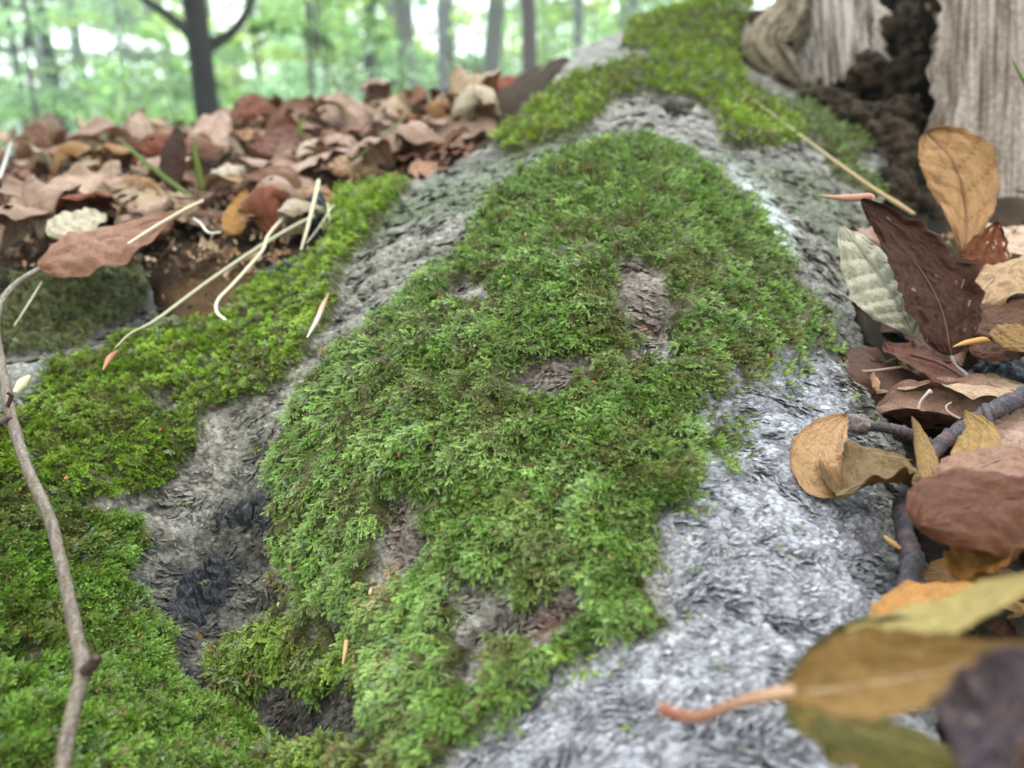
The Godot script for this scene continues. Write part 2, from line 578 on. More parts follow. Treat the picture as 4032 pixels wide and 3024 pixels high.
# ---------- moss ----------
func moss_shoot(seed_: int, long: float, leaf: float, branches: int) -> ArrayMesh:
	var r := RandomNumberGenerator.new()
	r.seed = seed_
	var v := PackedVector3Array()
	var n := PackedVector3Array()
	var c := PackedColorArray()
	var idx := PackedInt32Array()
	var stems := [[Vector3.ZERO, Vector3(0, .25, 1).normalized(), long, 1.0]]
	for b in branches:
		var t: float = r.randf_range(.15, .75)
		var s: float = -1.0 if b % 2 else 1.0
		stems.append([Vector3(0, .25 * t * long * .8, t * long * .9), Vector3(s * r.randf_range(.5, 1.0), r.randf_range(.0, .6), r.randf_range(.6, 1.)).normalized(), long * r.randf_range(.35, .6), .85])
	for s in stems:
		var o: Vector3 = s[0]
		var d: Vector3 = s[1]
		var len_: float = s[2]
		var steps := int(len_ / (leaf * .26))
		var bend := r.randf_range(-.9, .2)
		var yaw := r.randf_range(-.5, .5)
		var p := o
		for k in steps:
			var t: float = float(k) / steps
			var dir := (d + Vector3(yaw * t, bend * t * t, 0)).normalized()
			p += dir * (len_ / steps)
			var side := dir.cross(Vector3.UP).normalized()
			var up := side.cross(dir)
			for q in 2:
				var ang: float = r.randf() * TAU if k % 3 == 0 else (0.35 if q == 0 else PI - .35) + r.randf_range(-.9, .9)
				var out := (side * cos(ang) + up * sin(ang)).normalized()
				var ld := (out * r.randf_range(.5, 1.2) + dir * lerpf(.7, 1.3, t)).normalized()
				var l: float = leaf * r.randf_range(.75, 1.15) * (1.0 - .35 * t) * s[3]
				var w := ld.cross(out.cross(dir) + up * .4).normalized() * l * .2
				if w.length() < l * .1: w = side * l * .2
				var nm := w.cross(ld).normalized()
				if nm.dot(out) < 0.0:
					nm = -nm
					w = -w
				var sag := nm * l * .16
				var b := v.size()
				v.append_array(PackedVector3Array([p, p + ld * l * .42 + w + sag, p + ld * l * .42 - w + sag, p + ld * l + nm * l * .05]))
				var wn := w.normalized()
				n.append_array(PackedVector3Array([nm, (nm + wn * .5).normalized(), (nm - wn * .5).normalized(), (nm + ld * .4).normalized()]))
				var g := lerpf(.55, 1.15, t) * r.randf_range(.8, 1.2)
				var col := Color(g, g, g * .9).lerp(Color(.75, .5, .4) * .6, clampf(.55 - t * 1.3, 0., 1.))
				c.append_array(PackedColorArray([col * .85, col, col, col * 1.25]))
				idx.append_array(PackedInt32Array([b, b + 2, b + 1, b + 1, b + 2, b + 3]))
	return pack(v, n, c, idx)

func moss_patch(called: String, label: String, cover: String, spacing: float, size: Vector2, green: Color, green2: Color, shoots: Array, lift := .5, lean := Vector3.ZERO) -> void:
	var root := thing(called, label, "moss")
	var m: PackedFloat32Array = masks[cover]
	var all: PackedFloat32Array = masks.moss
	var lists := []
	for s in shoots: lists.append([])
	var lo := Vector2(9, 9)
	var hi := Vector2(-9, -9)
	for j in MH:
		for i in MW:
			if m[j * MW + i] > .05:
				lo = lo.min(Vector2(MX0 + i * MS, MZ0 + j * MS)); hi = hi.max(Vector2(MX0 + i * MS, MZ0 + j * MS))
	var z := lo.y
	while z < hi.y:
		var sp: float = spacing * clampf(-z / .3, .75, 2.2)
		var x := lo.x
		while x < hi.x:
			var qx := x + rng.randf() * sp
			var qz := z + rng.randf() * sp
			x += sp
			var c := mask(m, qx, qz)
			if c < .05: continue
			var e: float = c + n_edge.get_noise_2d(qx, qz) * .5 - .45 * smoothstep(.3, .6, n_mid.get_noise_2d(qx * .8 + 15.0, qz * .8))
			var worn := mask(masks.fold, qx, qz)
			e -= worn * (.25 + .35 * n_edge.get_noise_2d(qx + 9.0, qz))
			if e < .42 + rng.randf_range(-.16, .2): continue
			var th := cushion(qx, qz, mask(all, qx, qz))
			var nn := HN(qx, qz)
			var down := (Vector3(0, -1, 0) + nn * nn.y)
			var wild := Vector3(rng.randf_range(-1, 1), rng.randf_range(-1, 1), rng.randf_range(-1, 1))
			var flow := n_mid.get_noise_2d(qx * .8, qz * .8) * 2.0
			var dir := (down.normalized() * (.55 + minf(down.length(), .6)) + Vector3(flow, 0, 0) + lean + wild * .62 + nn * (lift + rng.randf_range(-.25, .35))).normalized()
			var s: float = rng.randf_range(size.x, size.y) * clampf(-z / .4, .9, 1.25) * lerpf(.55, 1.0, smoothstep(.4, .9, e))
			var zc := dir
			var xc := nn.cross(zc).normalized().rotated(zc, rng.randf_range(-.6, .6))
			var yc := zc.cross(xc)
			var b := Basis(xc, yc, zc).scaled(Vector3.ONE * s)
			var t := clampf(.5 + n_mid.get_noise_2d(qx + 3.0, qz) * 1.1 + rng.randf_range(-.35, .35), 0., 1.)
			var col := green.lerp(green2, t) * rng.randf_range(.7, 1.25) * (1.0 + .5 * n_clump.get_noise_2d(qx, qz + 2.0))
			var old: float = clampf(n_mid.get_noise_2d(qx * .7 + 8.0, qz * .7) * 3.0 - .35, 0., 1.)
			old = maxf(old, worn * .5)
			col = col.lerp(lin(.18, .17, .05), old * .6)
			if rng.randf() < .05 + old * .12: col = lin(.22, .17, .07)
			if rng.randf() < .05: col = lin(.26, .33, .19)
			lists[rng.randi() % shoots.size()].append([Transform3D(b, Vector3(qx, H(qx, qz), qz) + nn * (th - .0012 + n_mid.get_noise_3d(qx, H(qx, qz), qz) * .0022)), col])
		z += sp
	for k in shoots.size():
		scatter("shoots", shoots[k], M.moss, lists[k], root)

func scatter(called: String, mesh: Mesh, material: Material, list: Array, parent: Node = null) -> MultiMeshInstance3D:
	var mm := MultiMesh.new()
	mm.transform_format = MultiMesh.TRANSFORM_3D
	mm.use_colors = true
	mm.mesh = mesh
	mm.instance_count = list.size()
	var buf := PackedFloat32Array()
	buf.resize(list.size() * 16)
	var k := 0
	for e in list:
		var t: Transform3D = e[0]
		var col: Color = e[1]
		var b := t.basis
		buf[k] = b.x.x; buf[k + 1] = b.y.x; buf[k + 2] = b.z.x; buf[k + 3] = t.origin.x
		buf[k + 4] = b.x.y; buf[k + 5] = b.y.y; buf[k + 6] = b.z.y; buf[k + 7] = t.origin.y
		buf[k + 8] = b.x.z; buf[k + 9] = b.y.z; buf[k + 10] = b.z.z; buf[k + 11] = t.origin.z
		buf[k + 12] = col.r; buf[k + 13] = col.g; buf[k + 14] = col.b; buf[k + 15] = 1.0
		k += 16
	mm.buffer = buf
	var o := MultiMeshInstance3D.new()
	o.name = numbered(called) if parent == null else called
	o.multimesh = mm
	o.material_override = material
	o.set_meta("kind", "stuff")
	(self if parent == null else parent).add_child(o, true)
	return o

# ---------- tubes: stalks, twigs, trunks ----------
func spline(p: PackedVector3Array, t: float) -> Vector3:
	var u := clampf(t, 0., 1.) * (p.size() - 1)
	var i := mini(int(u), p.size() - 2)
	var a := p[i]
	var b := p[i + 1]
	var pa := p[i - 1] if i > 0 else a * 2.0 - b
	var pb := p[i + 2] if i + 2 < p.size() else b * 2.0 - a
	return a.cubic_interpolate(b, pa, pb, u - i)

# bump(t, angle) scales the radius; paint(t, angle) gives the colour
func tube(p: PackedVector3Array, radii: Array, rings: int, sides: int, bump: Callable, tint: Callable, flat := 1.0) -> ArrayMesh:
	var v := PackedVector3Array()
	var c := PackedColorArray()
	var n := PackedVector3Array()
	var idx := PackedInt32Array()
	var side := Vector3.ZERO
	for k in rings + 1:
		var t := float(k) / rings
		var o := spline(p, t)
		var dir := (spline(p, t + .01) - spline(p, t - .01)).normalized()
		if side == Vector3.ZERO: side = dir.cross(Vector3.UP if absf(dir.y) < .9 else Vector3.RIGHT).normalized()
		side = (side - dir * side.dot(dir)).normalized()
		var up := side.cross(dir)
		var u := t * (radii.size() - 1)
		var ri := mini(int(u), radii.size() - 2)
		var r: float = lerpf(radii[ri], radii[ri + 1], u - ri)
		for s in sides + 1:
			var a := TAU * s / sides
			var w := side * cos(a) + up * sin(a) * flat
			v.append(o + w * r * bump.call(t, a))
			n.append(w.normalized())
			c.append(tint.call(t, a))
	var row := sides + 1
	for k in rings:
		for s in sides:
			var b := k * row + s
			idx.append_array(PackedInt32Array([b, b + 1, b + row, b + 1, b + row + 1, b + row]))
	for e in [0, rings]:
		var b := v.size()
		v.append(spline(p, float(e) / rings)); c.append(tint.call(float(e) / rings, 0.0))
		n.append((p[0] - p[1]).normalized() if e == 0 else (p[-1] - p[-2]).normalized())
		for s in sides:
			var q: int = e * row + s
			idx.append_array(PackedInt32Array([b, q + 1, q] if e == 0 else [b, q, q + 1]))
	return pack(v, n, c, idx)

func plain_tube(p: PackedVector3Array, radii: Array, col: Color, col2: Color, rings := 24, sides := 8) -> ArrayMesh:
	return tube(p, radii, rings, sides, func(_t, _a): return 1.0, func(t, _a): return col.lerp(col2, t))

# ---------- beech leaves ----------
# o: axis (3 or more points from stalk end to tip), side (vector across), half (half width), curl / fold (radians, + towards n), wave, twist, top / under / vein colours, seed, tear, nu, nv
func leaf_mesh(o: Dictionary) -> ArrayMesh:
	var nu: int = o.get("nu", 100 if o.has("tear") and o.tear > 0.0 else 48)
	var nv: int = o.get("nv", 71 if o.has("tear") and o.tear > 0.0 else 31)
	var axis: PackedVector3Array = o.axis
	var half: float = o.half
	var side0: Vector3 = o.side
	var sd: int = o.get("seed", 1)
	var top: Color = o.top
	var under: Color = o.get("under", top)
	var vein: Color = o.get("vein", top * .6)
	var spot: Color = o.get("spot", top * .55)
	var tear: float = o.get("tear", 0.0)
	var wave: float = o.get("wave", .05)
	var veins: float = o.get("veins", 7.0)
	var c0: float = o.get("curl", .6)
	var c1: float = o.get("curl_tip", c0)
	var fold: float = o.get("fold", .15)
	var twist: float = o.get("twist", 0.0)
	var shift: float = o.get("shift", 0.0)      # moves the broadest place towards the tip
	var thick: float = o.get("thick", .0001)
	var nz := noise(1.0, FastNoiseLite.TYPE_SIMPLEX_SMOOTH, 3, sd)
	var v := PackedVector3Array()
	var c := PackedColorArray()
	var uv := PackedVector2Array()
	var keep := PackedByteArray()
	var cu := PackedColorArray()
	var size := nu * nv
	v.resize(size); c.resize(size); uv.resize(size); keep.resize(size); cu.resize(size)
	for j in nu:
		var u := float(j) / (nu - 1)
		var cpt := spline(axis, u)
		var t := (spline(axis, u + .02) - spline(axis, u - .02)).normalized()
		var s := (side0 - t * side0.dot(t)).normalized().rotated(t, twist * (u - .5))
		var n := s.cross(t)
		var e := pow(u, .85 + shift)
		var w: float = half * pow(maxf(sin(PI * pow(clampf(e, 0., 1.), .9)), 0.0), o.get("taper", .72)) * (1.0 - .12 * u) + half * .012
		var rag: float = o.get("rag", .05)
		var wl := w
		w *= 1.0 + .025 * sin(u * veins * TAU) + .06 * nz.get_noise_2d(u * 4.0, 9.0)
		var bend := lerpf(c0, c1, u)
		for i in nv:
			var f := 2.0 * i / (nv - 1) - 1.0
			var k := j * nv + i
			w = wl * (1.0 + .025 * sin(u * veins * TAU) + rag * nz.get_noise_2d(u * 11.0, 9.0 + signf(f) * 4.0) + rag * 1.4 * nz.get_noise_2d(u * 3.0, 19.0 + signf(f) * 4.0))
			var a := f * bend
			var ss: float = w * f if absf(bend) < .02 else w * sin(a) / bend
			var hh: float = 0.0 if absf(bend) < .02 else w * (1.0 - cos(a)) / bend
			hh += absf(f) * w * fold
			var ph := u * veins - absf(f) * .75
			var groove := absf(ph - roundf(ph)) * 2.0      # 0 on a side vein
			var ridge := 1.0 - smoothstep(0.0, .17, groove)
			var mid := 1.0 - smoothstep(0.0, .09, absf(f))
			hh += wave * half * sin(TAU * (u * veins * .5 - absf(f) * .3)) * f * f * .6
			hh += wave * half * 1.6 * nz.get_noise_2d(u * 2.2 + 3.0, f * 1.5) * (.25 + f * f)
			hh += half * .06 * nz.get_noise_2d(u * 4.0 + 70.0, f * 2.6)
			hh -= (ridge * .02 - groove * .03 + mid * .02) * half * .8 * float(o.get("rib", 1.0))
			v[k] = cpt + s * ss + n * hh
			uv[k] = Vector2(f * .25 + .3 + sd * .13, u * .7 + sd * .37)
			var blot: float = clampf(nz.get_noise_2d(u * 5.0, f * 3.0 + 20.0) * 2.2 - .55, 0., 1.)
			var tone: float = 1.0 + .16 * nz.get_noise_2d(u * 3.0 + 40.0, f * 2.0)
			var speck: float = smoothstep(.48, .6, nz.get_noise_2d(u * 34.0, f * 17.0 + 90.0)) * .55
			blot = clampf(blot + speck + smoothstep(.86, 1.0, absf(f)) * (.3 + .5 * nz.get_noise_2d(u * 9.0, 33.0)), 0., 1.)
			var lines: float = maxf(ridge * .68 * (1.0 - .3 * absf(f)), mid * .85)
			c[k] = (top * tone).lerp(spot, blot * .8).lerp(vein, lines)
			cu[k] = (under * tone).lerp(spot, blot * .5).lerp(vein, lines * .7)
			keep[k] = 1
			if tear > 0.0:
				var g := nz.get_noise_2d(u * 5.0 + 60.0, f * 4.0)
				if g > .62 - tear * (.25 + absf(f) * .6) and absf(f) > .12: keep[k] = 0
	# two faces a hair apart, closed along the margin
	var a1 := sheet(nv, nu, v, c, keep, uv).surface_get_arrays(0)
	var nr: PackedVector3Array = a1[Mesh.ARRAY_NORMAL]
	var idx: PackedInt32Array = a1[Mesh.ARRAY_INDEX]
	var V := PackedVector3Array()
	var N := PackedVector3Array()
	for k in size:
		V.append(v[k] + nr[k] * thick); N.append(nr[k])
	for k in size:
		V.append(v[k] - nr[k] * thick); N.append(-nr[k])
	var I := idx.duplicate()
	for k in range(0, idx.size(), 3): I.append_array(PackedInt32Array([idx[k] + size, idx[k + 2] + size, idx[k + 1] + size]))
	var border := PackedInt32Array()
	for i in nv: border.append(i)
	for j in range(1, nu): border.append(j * nv + nv - 1)
	for i in range(nv - 2, -1, -1): border.append((nu - 1) * nv + i)
	for j in range(nu - 2, -1, -1): border.append(j * nv)
	for q in border.size() - 1:
		var x := border[q]
		var y := border[q + 1]
		if keep[x] and keep[y]: I.append_array(PackedInt32Array([x, x + size, y, y, x + size, y + size]))
	c.append_array(cu)
	uv.append_array(uv.duplicate())
	return pack(V, N, c, I, uv)

# a leaf of its own: o also gives name, label, stalk (points from the blade outwards), stalk_r
func leaf(o: Dictionary) -> Node3D:
	var ax := pts(o.axis)
	var base := ax[0]
	var root := thing(o.get("name", "fallen_leaf"), o.label, o.get("category", "leaf"), base, o.get("group", "fallen beech leaves"))
	if o.has("edges"):
		var e := pts(o.edges)
		o.side = e[1] - e[0]
		o.half = (e[1] - e[0]).length() * .5
	var loc := PackedVector3Array()
	for p in ax: loc.append(p - base)
	o.axis = loc
	var mid := ax[ax.size() / 2]
	var t := (ax[-1] - ax[0]).normalized()
	var s: Vector3 = o.side
	if s.cross(t).dot(EYE - mid) < 0.0: o.side = -s
	var blade_ := put("blade", leaf_mesh(o), M.leaf, root)
	var vc: Color = o.get("vein", o.top * .6)
	var rib := PackedVector3Array()
	for k in 9: rib.append(spline(loc, k / 8.0 * .94))
	put("midrib", plain_tube(rib, [o.half * .028, o.half * .008], vc, vc, 20, 6), M.stalk, blade_)
	if o.has("stalk"):
		var st := pts(o.stalk)
		for k in st.size(): st[k] -= base
		var r: float = o.get("stalk_r", .0007)
		var sc: Color = o.get("stalk_color", vc)
		put("stalk", plain_tube(st, [r * .85 * float(o.get("stalk_wide", 1.0)), r, r * 1.35], o.get("stalk_base", sc), sc * .85, 24, 8), M.stalk, root)
	return root

const TAN := Color(.56, .34, .17)
const PALE := Color(.66, .52, .36)
const PINK := Color(.50, .33, .26)
const BROWN := Color(.22, .105, .06)
const DARK := Color(.075, .034, .024)
const RUST := Color(.26, .085, .03)
const CREAM := Color(.72, .64, .50)
const AMBER := Color(.48, .22, .05)

func right_leaves() -> void:
	leaf({"name": "upright_leaf", "label": "tan beech leaf standing upright with dark veins beside the grey stump wood", "axis": [[3800, 1010, .415], [3800, 800, .43], [3750, 640, .44], [3650, 525, .45]], "edges": [[3590, 790, .43], [3905, 730, .425]], "top": TAN, "under": TAN, "vein": lin(.16, .075, .04), "spot": lin(.30, .16, .07), "curl": .35, "wave": .10, "fold": .1, "shift": .9, "taper": .5, "veins": 5.0, "seed": 3})
	leaf({"name": "pale_leaf", "label": "silvery white beech leaf hanging with raised ribs at the root's right edge", "axis": [[3600, 1325, .358], [3530, 1190, .360], [3440, 1050, .368], [3310, 890, .378]], "edges": [[3310, 1120, .368], [3600, 1060, .362]], "top": lin(.95, 1.0, .93), "under": lin(.6, .62, .54), "vein": lin(.30, .31, .25), "spot": lin(.50, .50, .42), "curl": -.75, "wave": .10, "fold": -.12, "veins": 8.0, "shift": .45, "rib": 3.0, "seed": 5})
	leaf({"name": "dark_leaf", "label": "large dark brown beech leaf with a ragged top leaning over the silvery leaf", "axis": [[3745, 1400, .348], [3700, 1200, .352], [3580, 1000, .36], [3390, 790, .37]], "edges": [[3500, 1120, .355], [3790, 1010, .355]], "top": DARK * 1.25, "under": DARK, "vein": lin(.13, .07, .05), "spot": lin(.11, .05, .035), "curl": .35, "wave": .10, "tear": .05, "rag": .13, "seed": 8, "stalk": [[3745, 1400, .348], [3760, 1440, .346], [3800, 1475, .344], [3820, 1520, .342]], "stalk_r": .0010, "stalk_color": lin(.22, .2, .2)})
	leaf({"name": "rust_leaf", "label": "rust red beech leaf with gnawed holes behind the large dark leaf", "axis": [[3800, 1190, .40], [3855, 1080, .41], [3890, 980, .415], [3925, 880, .42]], "edges": [[3780, 1050, .41], [3985, 1010, .405]], "top": RUST, "under": RUST, "vein": lin(.14, .05, .03), "curl": .5, "wave": .12, "tear": .25, "seed": 12})
	leaf({"name": "bright_leaf", "label": "bright pinkish leaf lying highest in the right litter against the stump", "axis": [[4150, 930, .46], [4000, 950, .46], [3880, 930, .47], [3790, 905, .475]], "edges": [[3960, 905, .49], [3970, 1010, .44]], "top": lin(.80, .62, .52), "under": PINK, "curl": -.3, "wave": .12, "seed": 14})
	leaf({"name": "shaded_leaf", "label": "dull pinkish brown leaf upright between the dark leaf and the rust leaf", "axis": [[3770, 1370, .375], [3800, 1250, .385], [3820, 1150, .39], [3830, 1040, .395]], "edges": [[3740, 1200, .385], [3880, 1180, .385]], "top": lin(.42, .26, .19), "under": lin(.36, .22, .16), "curl": .5, "seed": 15})
	leaf({"name": "curled_leaf", "label": "light tan leaf curled over a dark underside at the right edge above the brown leaves", "axis": [[3815, 1250, .375], [3880, 1130, .38], [3960, 1060, .385], [4070, 990, .39]], "edges": [[3860, 1040, .40], [4010, 1180, .355]], "top": lin(.62, .44, .28), "under": lin(.28, .14, .08), "curl": -1.1, "wave": .14, "seed": 17})
	leaf({"name": "brown_leaf", "label": "deep brown leaf lying on edge just under the light tan curled leaf", "axis": [[3810, 1330, .358], [3900, 1270, .358], [4000, 1220, .36], [4110, 1170, .362]], "edges": [[3930, 1170, .372], [3980, 1330, .35]], "top": BROWN * .7, "under": lin(.10, .05, .03), "vein": lin(.12, .06, .04), "curl": -.5, "wave": .1, "seed": 18})
	leaf({"name": "brown_leaf", "label": "glossy red brown leaf below the deep brown leaf, right of the orange bud", "axis": [[3830, 1400, .350], [3930, 1345, .348], [4020, 1310, .346], [4130, 1290, .345]], "edges": [[3960, 1260, .362], [4010, 1420, .338]], "top": BROWN * .9, "under": BROWN, "vein": lin(.12, .06, .04), "curl": -.4, "seed": 19})
	leaf({"name": "ochre_leaf", "label": "ochre leaf cut by the right edge of the picture above the black stone", "axis": [[3950, 1370, .335], [4010, 1330, .335], [4090, 1300, .335]], "edges": [[3990, 1290, .342], [4070, 1430, .325]], "top": lin(.42, .27, .12), "under": lin(.3, .18, .08), "curl": -.3, "seed": 20})
	leaf({"name": "folded_leaf", "label": "pink brown leaf lit from within at the foot of the dark leaf's stalk", "axis": [[3790, 1440, .355], [3700, 1400, .36], [3640, 1340, .368], [3660, 1260, .375]], "edges": [[3600, 1390, .358], [3760, 1290, .375]], "top": lin(.48, .30, .24), "under": lin(.34, .2, .15), "curl": .7, "wave": .08, "seed": 21})
	leaf({"name": "brown_leaf", "label": "chestnut brown leaf lying flat at the mouth of the dark hole beneath the silvery leaf", "axis": [[3800, 1490, .340], [3680, 1440, .342], [3570, 1390, .345], [3480, 1350, .352]], "edges": [[3600, 1340, .358], [3650, 1480, .332]], "top": lin(.19, .085, .065), "under": lin(.30, .18, .14), "vein": lin(.12, .06, .05), "curl": -.35, "wave": .1, "seed": 22, "stalk": [[3800, 1490, .340], [3700, 1430, .338], [3590, 1395, .338]], "stalk_r": .0007})
	leaf({"name": "flat_leaf", "label": "pale tan leaf seen edge on, spread level above the big pink leaf", "axis": [[4060, 1540, .335], [3880, 1525, .335], [3660, 1520, .336], [3450, 1555, .336]], "edges": [[3760, 1505, .352], [3740, 1560, .318]], "top": lin(.66, .50, .38), "under": lin(.10, .06, .04), "curl": -.25, "wave": .12, "seed": 24, "half": .02})
	leaf({"name": "flat_leaf", "label": "brown rimmed leaf edge on, topmost of the two level leaves", "axis": [[4000, 1535, .350], [3800, 1500, .352], [3620, 1480, .354], [3480, 1530, .352]], "edges": [[3700, 1475, .365], [3700, 1530, .338]], "top": lin(.50, .30, .22), "under": lin(.2, .1, .07), "curl": -.3, "wave": .15, "seed": 25})
	leaf({"name": "pink_leaf", "label": "big flat pinkish leaf with a rolled dark end under the forked twig", "axis": [[4150, 1830, .300], [3900, 1730, .315], [3700, 1650, .322], [3440, 1620, .330]], "edges": [[3770, 1560, .345], [3850, 1850, .295]], "top": lin(.56, .38, .33), "under": lin(.12, .06, .045), "vein": lin(.34, .2, .17), "curl": .25, "curl_tip": 1.5, "wave": .05, "fold": .02, "veins": 6.0, "seed": 27})
	leaf({"name": "pink_leaf", "label": "mauve pink leaf lying flat at the right edge behind the big brown leaf", "axis": [[4200, 1700, .280], [4050, 1730, .285], [3900, 1800, .285], [3780, 1900, .28]], "edges": [[3950, 1680, .300], [4050, 1850, .265]], "top": lin(.58, .42, .38), "under": PINK, "curl": -.2, "seed": 28})
	leaf({"name": "curled_leaf", "label": "cupped light tan leaf lying on the silvery bark left of the forked twig", "axis": [[3300, 1955, .262], [3220, 1840, .268], [3260, 1720, .276], [3330, 1640, .284]], "edges": [[3190, 1770, .278], [3440, 1800, .268]], "top": lin(.66, .44, .26), "under": lin(.66, .55, .36), "vein": lin(.42, .26, .14), "spot": lin(.5, .3, .16), "curl": .95, "wave": .08, "fold": .1, "seed": 30})
	leaf({"name": "olive_leaf", "label": "olive brown leaf whose shadowed edge reaches from the cupped leaf to the twig", "axis": [[3290, 1955, .258], [3400, 1900, .262], [3520, 1880, .264], [3620, 1930, .262]], "edges": [[3430, 1800, .278], [3430, 1960, .252]], "top": lin(.30, .22, .12), "under": lin(.25, .15, .05), "curl": .7, "wave": .12, "seed": 31})
	leaf({"name": "yellow_leaf", "label": "yellowish ribbed leaf leaning on the twig in front of the big pink leaf", "axis": [[3760, 1920, .262], [3830, 1800, .266], [3860, 1700, .272], [3800, 1615, .28]], "edges": [[3770, 1770, .268], [3970, 1760, .262]], "top": lin(.55, .38, .16), "under": lin(.4, .26, .1), "vein": lin(.30, .2, .1), "curl": -.45, "wave": .08, "veins": 6., "seed": 33})
	leaf({"name": "yellow_leaf", "label": "narrow folded yellow leaf squeezed behind the twig below its fork", "axis": [[3610, 2000, .262], [3625, 1880, .27], [3610, 1760, .28], [3590, 1640, .29]], "edges": [[3585, 1830, .272], [3660, 1810, .276]], "top": lin(.55, .40, .18), "under": lin(.45, .3, .14), "curl": .9, "fold": .5, "seed": 34})
	leaf({"name": "tan_leaf", "label": "brown flecked leaf low behind the twig, left of the yellowish ribbed leaf", "axis": [[3640, 2000, .268], [3690, 1920, .275], [3740, 1850, .28], [3800, 1790, .285]], "edges": [[3650, 1860, .285], [3760, 1960, .265]], "top": lin(.38, .25, .17), "under": BROWN, "curl": -.2, "seed": 35})
	leaf({"name": "big_brown_leaf", "label": "big dark red brown leaf facing the lens at the right edge, with a paler rim", "axis": [[3620, 2075, .216], [3820, 1990, .220], [4050, 1955, .220], [4420, 2010, .216]], "edges": [[4010, 1815, .234], [4050, 2190, .206]], "top": lin(.15, .058, .03), "under": lin(.40, .24, .19), "vein": lin(.12, .05, .03), "spot": lin(.26, .13, .09), "taper": 1.0, "curl": -.7, "wave": .06, "seed": 37})
	leaf({"name": "pink_leaf", "label": "dusty pink brown leaf whose back shows over the big dark red brown leaf", "axis": [[3740, 1900, .235], [3880, 1830, .24], [4000, 1800, .242], [4170, 1830, .24]], "edges": [[3930, 1740, .255], [3940, 1890, .228]], "top": lin(.40, .235, .185), "under": PINK, "curl": -.5, "seed": 38})
	leaf({"name": "amber_leaf", "label": "blurred amber leaf scrap at the right edge under the big red brown leaf", "axis": [[3780, 2300, .215], [3860, 2230, .215], [3950, 2180, .214], [4080, 2110, .212]], "edges": [[3880, 2130, .222], [3960, 2310, .205]], "top": lin(.40, .20, .05), "under": lin(.3, .14, .04), "curl": .5, "wave": .15, "seed": 39})
	leaf({"name": "orange_leaf", "label": "orange leaf just behind the blurred foreground leaf", "axis": [[3440, 2470, .198], [3600, 2380, .20], [3800, 2350, .20], [4050, 2330, .198]], "edges": [[3690, 2290, .208], [3700, 2470, .188]], "top": lin(.60, .32, .10), "under": lin(.6, .32, .12), "vein": lin(.5, .26, .1), "curl": -.4, "seed": 40})
	leaf({"name": "foreground_leaf", "label": "large blurred olive brown leaf with a long red stalk in the near right corner", "axis": [[3060, 2735, .1376], [3380, 2700, .1350], [3700, 2640, .1316], [4150, 2520, .1290]], "edges": [[3570, 2470, .1402], [3640, 2860, .1281]], "top": lin(.36, .23, .08), "under": lin(.22, .19, .05), "vein": lin(.46, .32, .2), "spot": lin(.2, .12, .04), "curl": .5, "wave": .05, "fold": .25, "veins": 7., "seed": 42, "taper": 1.25, "stalk": [[3130, 2725, .1372], [3000, 2745, .1385], [2880, 2775, .1402], [2740, 2825, .1428], [2600, 2795, .1462]], "stalk_r": .0008, "stalk_color": lin(.25, .085, .05), "stalk_base": lin(.40, .24, .15), "stalk_wide": 1.9})
	leaf({"name": "foreground_leaf", "label": "dark olive upturned half of a leaf standing behind the large olive brown leaf", "axis": [[3110, 2700, .1462], [3340, 2570, .1479], [3600, 2500, .1479], [3980, 2420, .1462]], "edges": [[3500, 2450, .1514], [3560, 2650, .1445]], "top": lin(.085, .075, .022), "under": lin(.3, .28, .09), "vein": lin(.13, .11, .04), "curl": .4, "wave": .05, "seed": 46, "taper": 1.1})
	leaf({"name": "foreground_leaf", "label": "pale yellow green strip of leaf catching light along the dark olive half", "axis": [[3330, 2500, .1479], [3600, 2470, .1462], [3850, 2370, .1445], [4200, 2220, .1428]], "edges": [[3800, 2310, .1514], [3840, 2470, .1376]], "top": lin(.52, .45, .18), "under": lin(.3, .28, .09), "vein": lin(.5, .42, .2), "curl": -.3, "wave": .05, "seed": 47})
	leaf({"name": "foreground_leaf", "label": "green and yellow leaf under the large olive leaf, cut by the bottom edge", "axis": [[3090, 2770, .1479], [3300, 2850, .1462], [3560, 2930, .1419], [3850, 3000, .1376]], "edges": [[3540, 2800, .1582], [3400, 3010, .1359]], "top": lin(.20, .19, .045), "under": lin(.14, .18, .04), "vein": lin(.35, .3, .1), "spot": lin(.55, .30, .05), "curl": -.55, "wave": .08, "seed": 43})
	leaf({"name": "foreground_leaf", "label": "blurred slate purple leaf with a pale frayed rim in the bottom right corner", "axis": [[3780, 3040, .1204], [3930, 2880, .1187], [4060, 2720, .117], [4220, 2520, .115]], "edges": [[3850, 2680, .127], [4160, 3020, .110]], "top": lin(.12, .10, .14), "under": lin(.40, .28, .24), "vein": lin(.16, .12, .16), "spot": lin(.50, .36, .31), "rag": .14, "curl": .5, "wave": .14, "seed": 45})

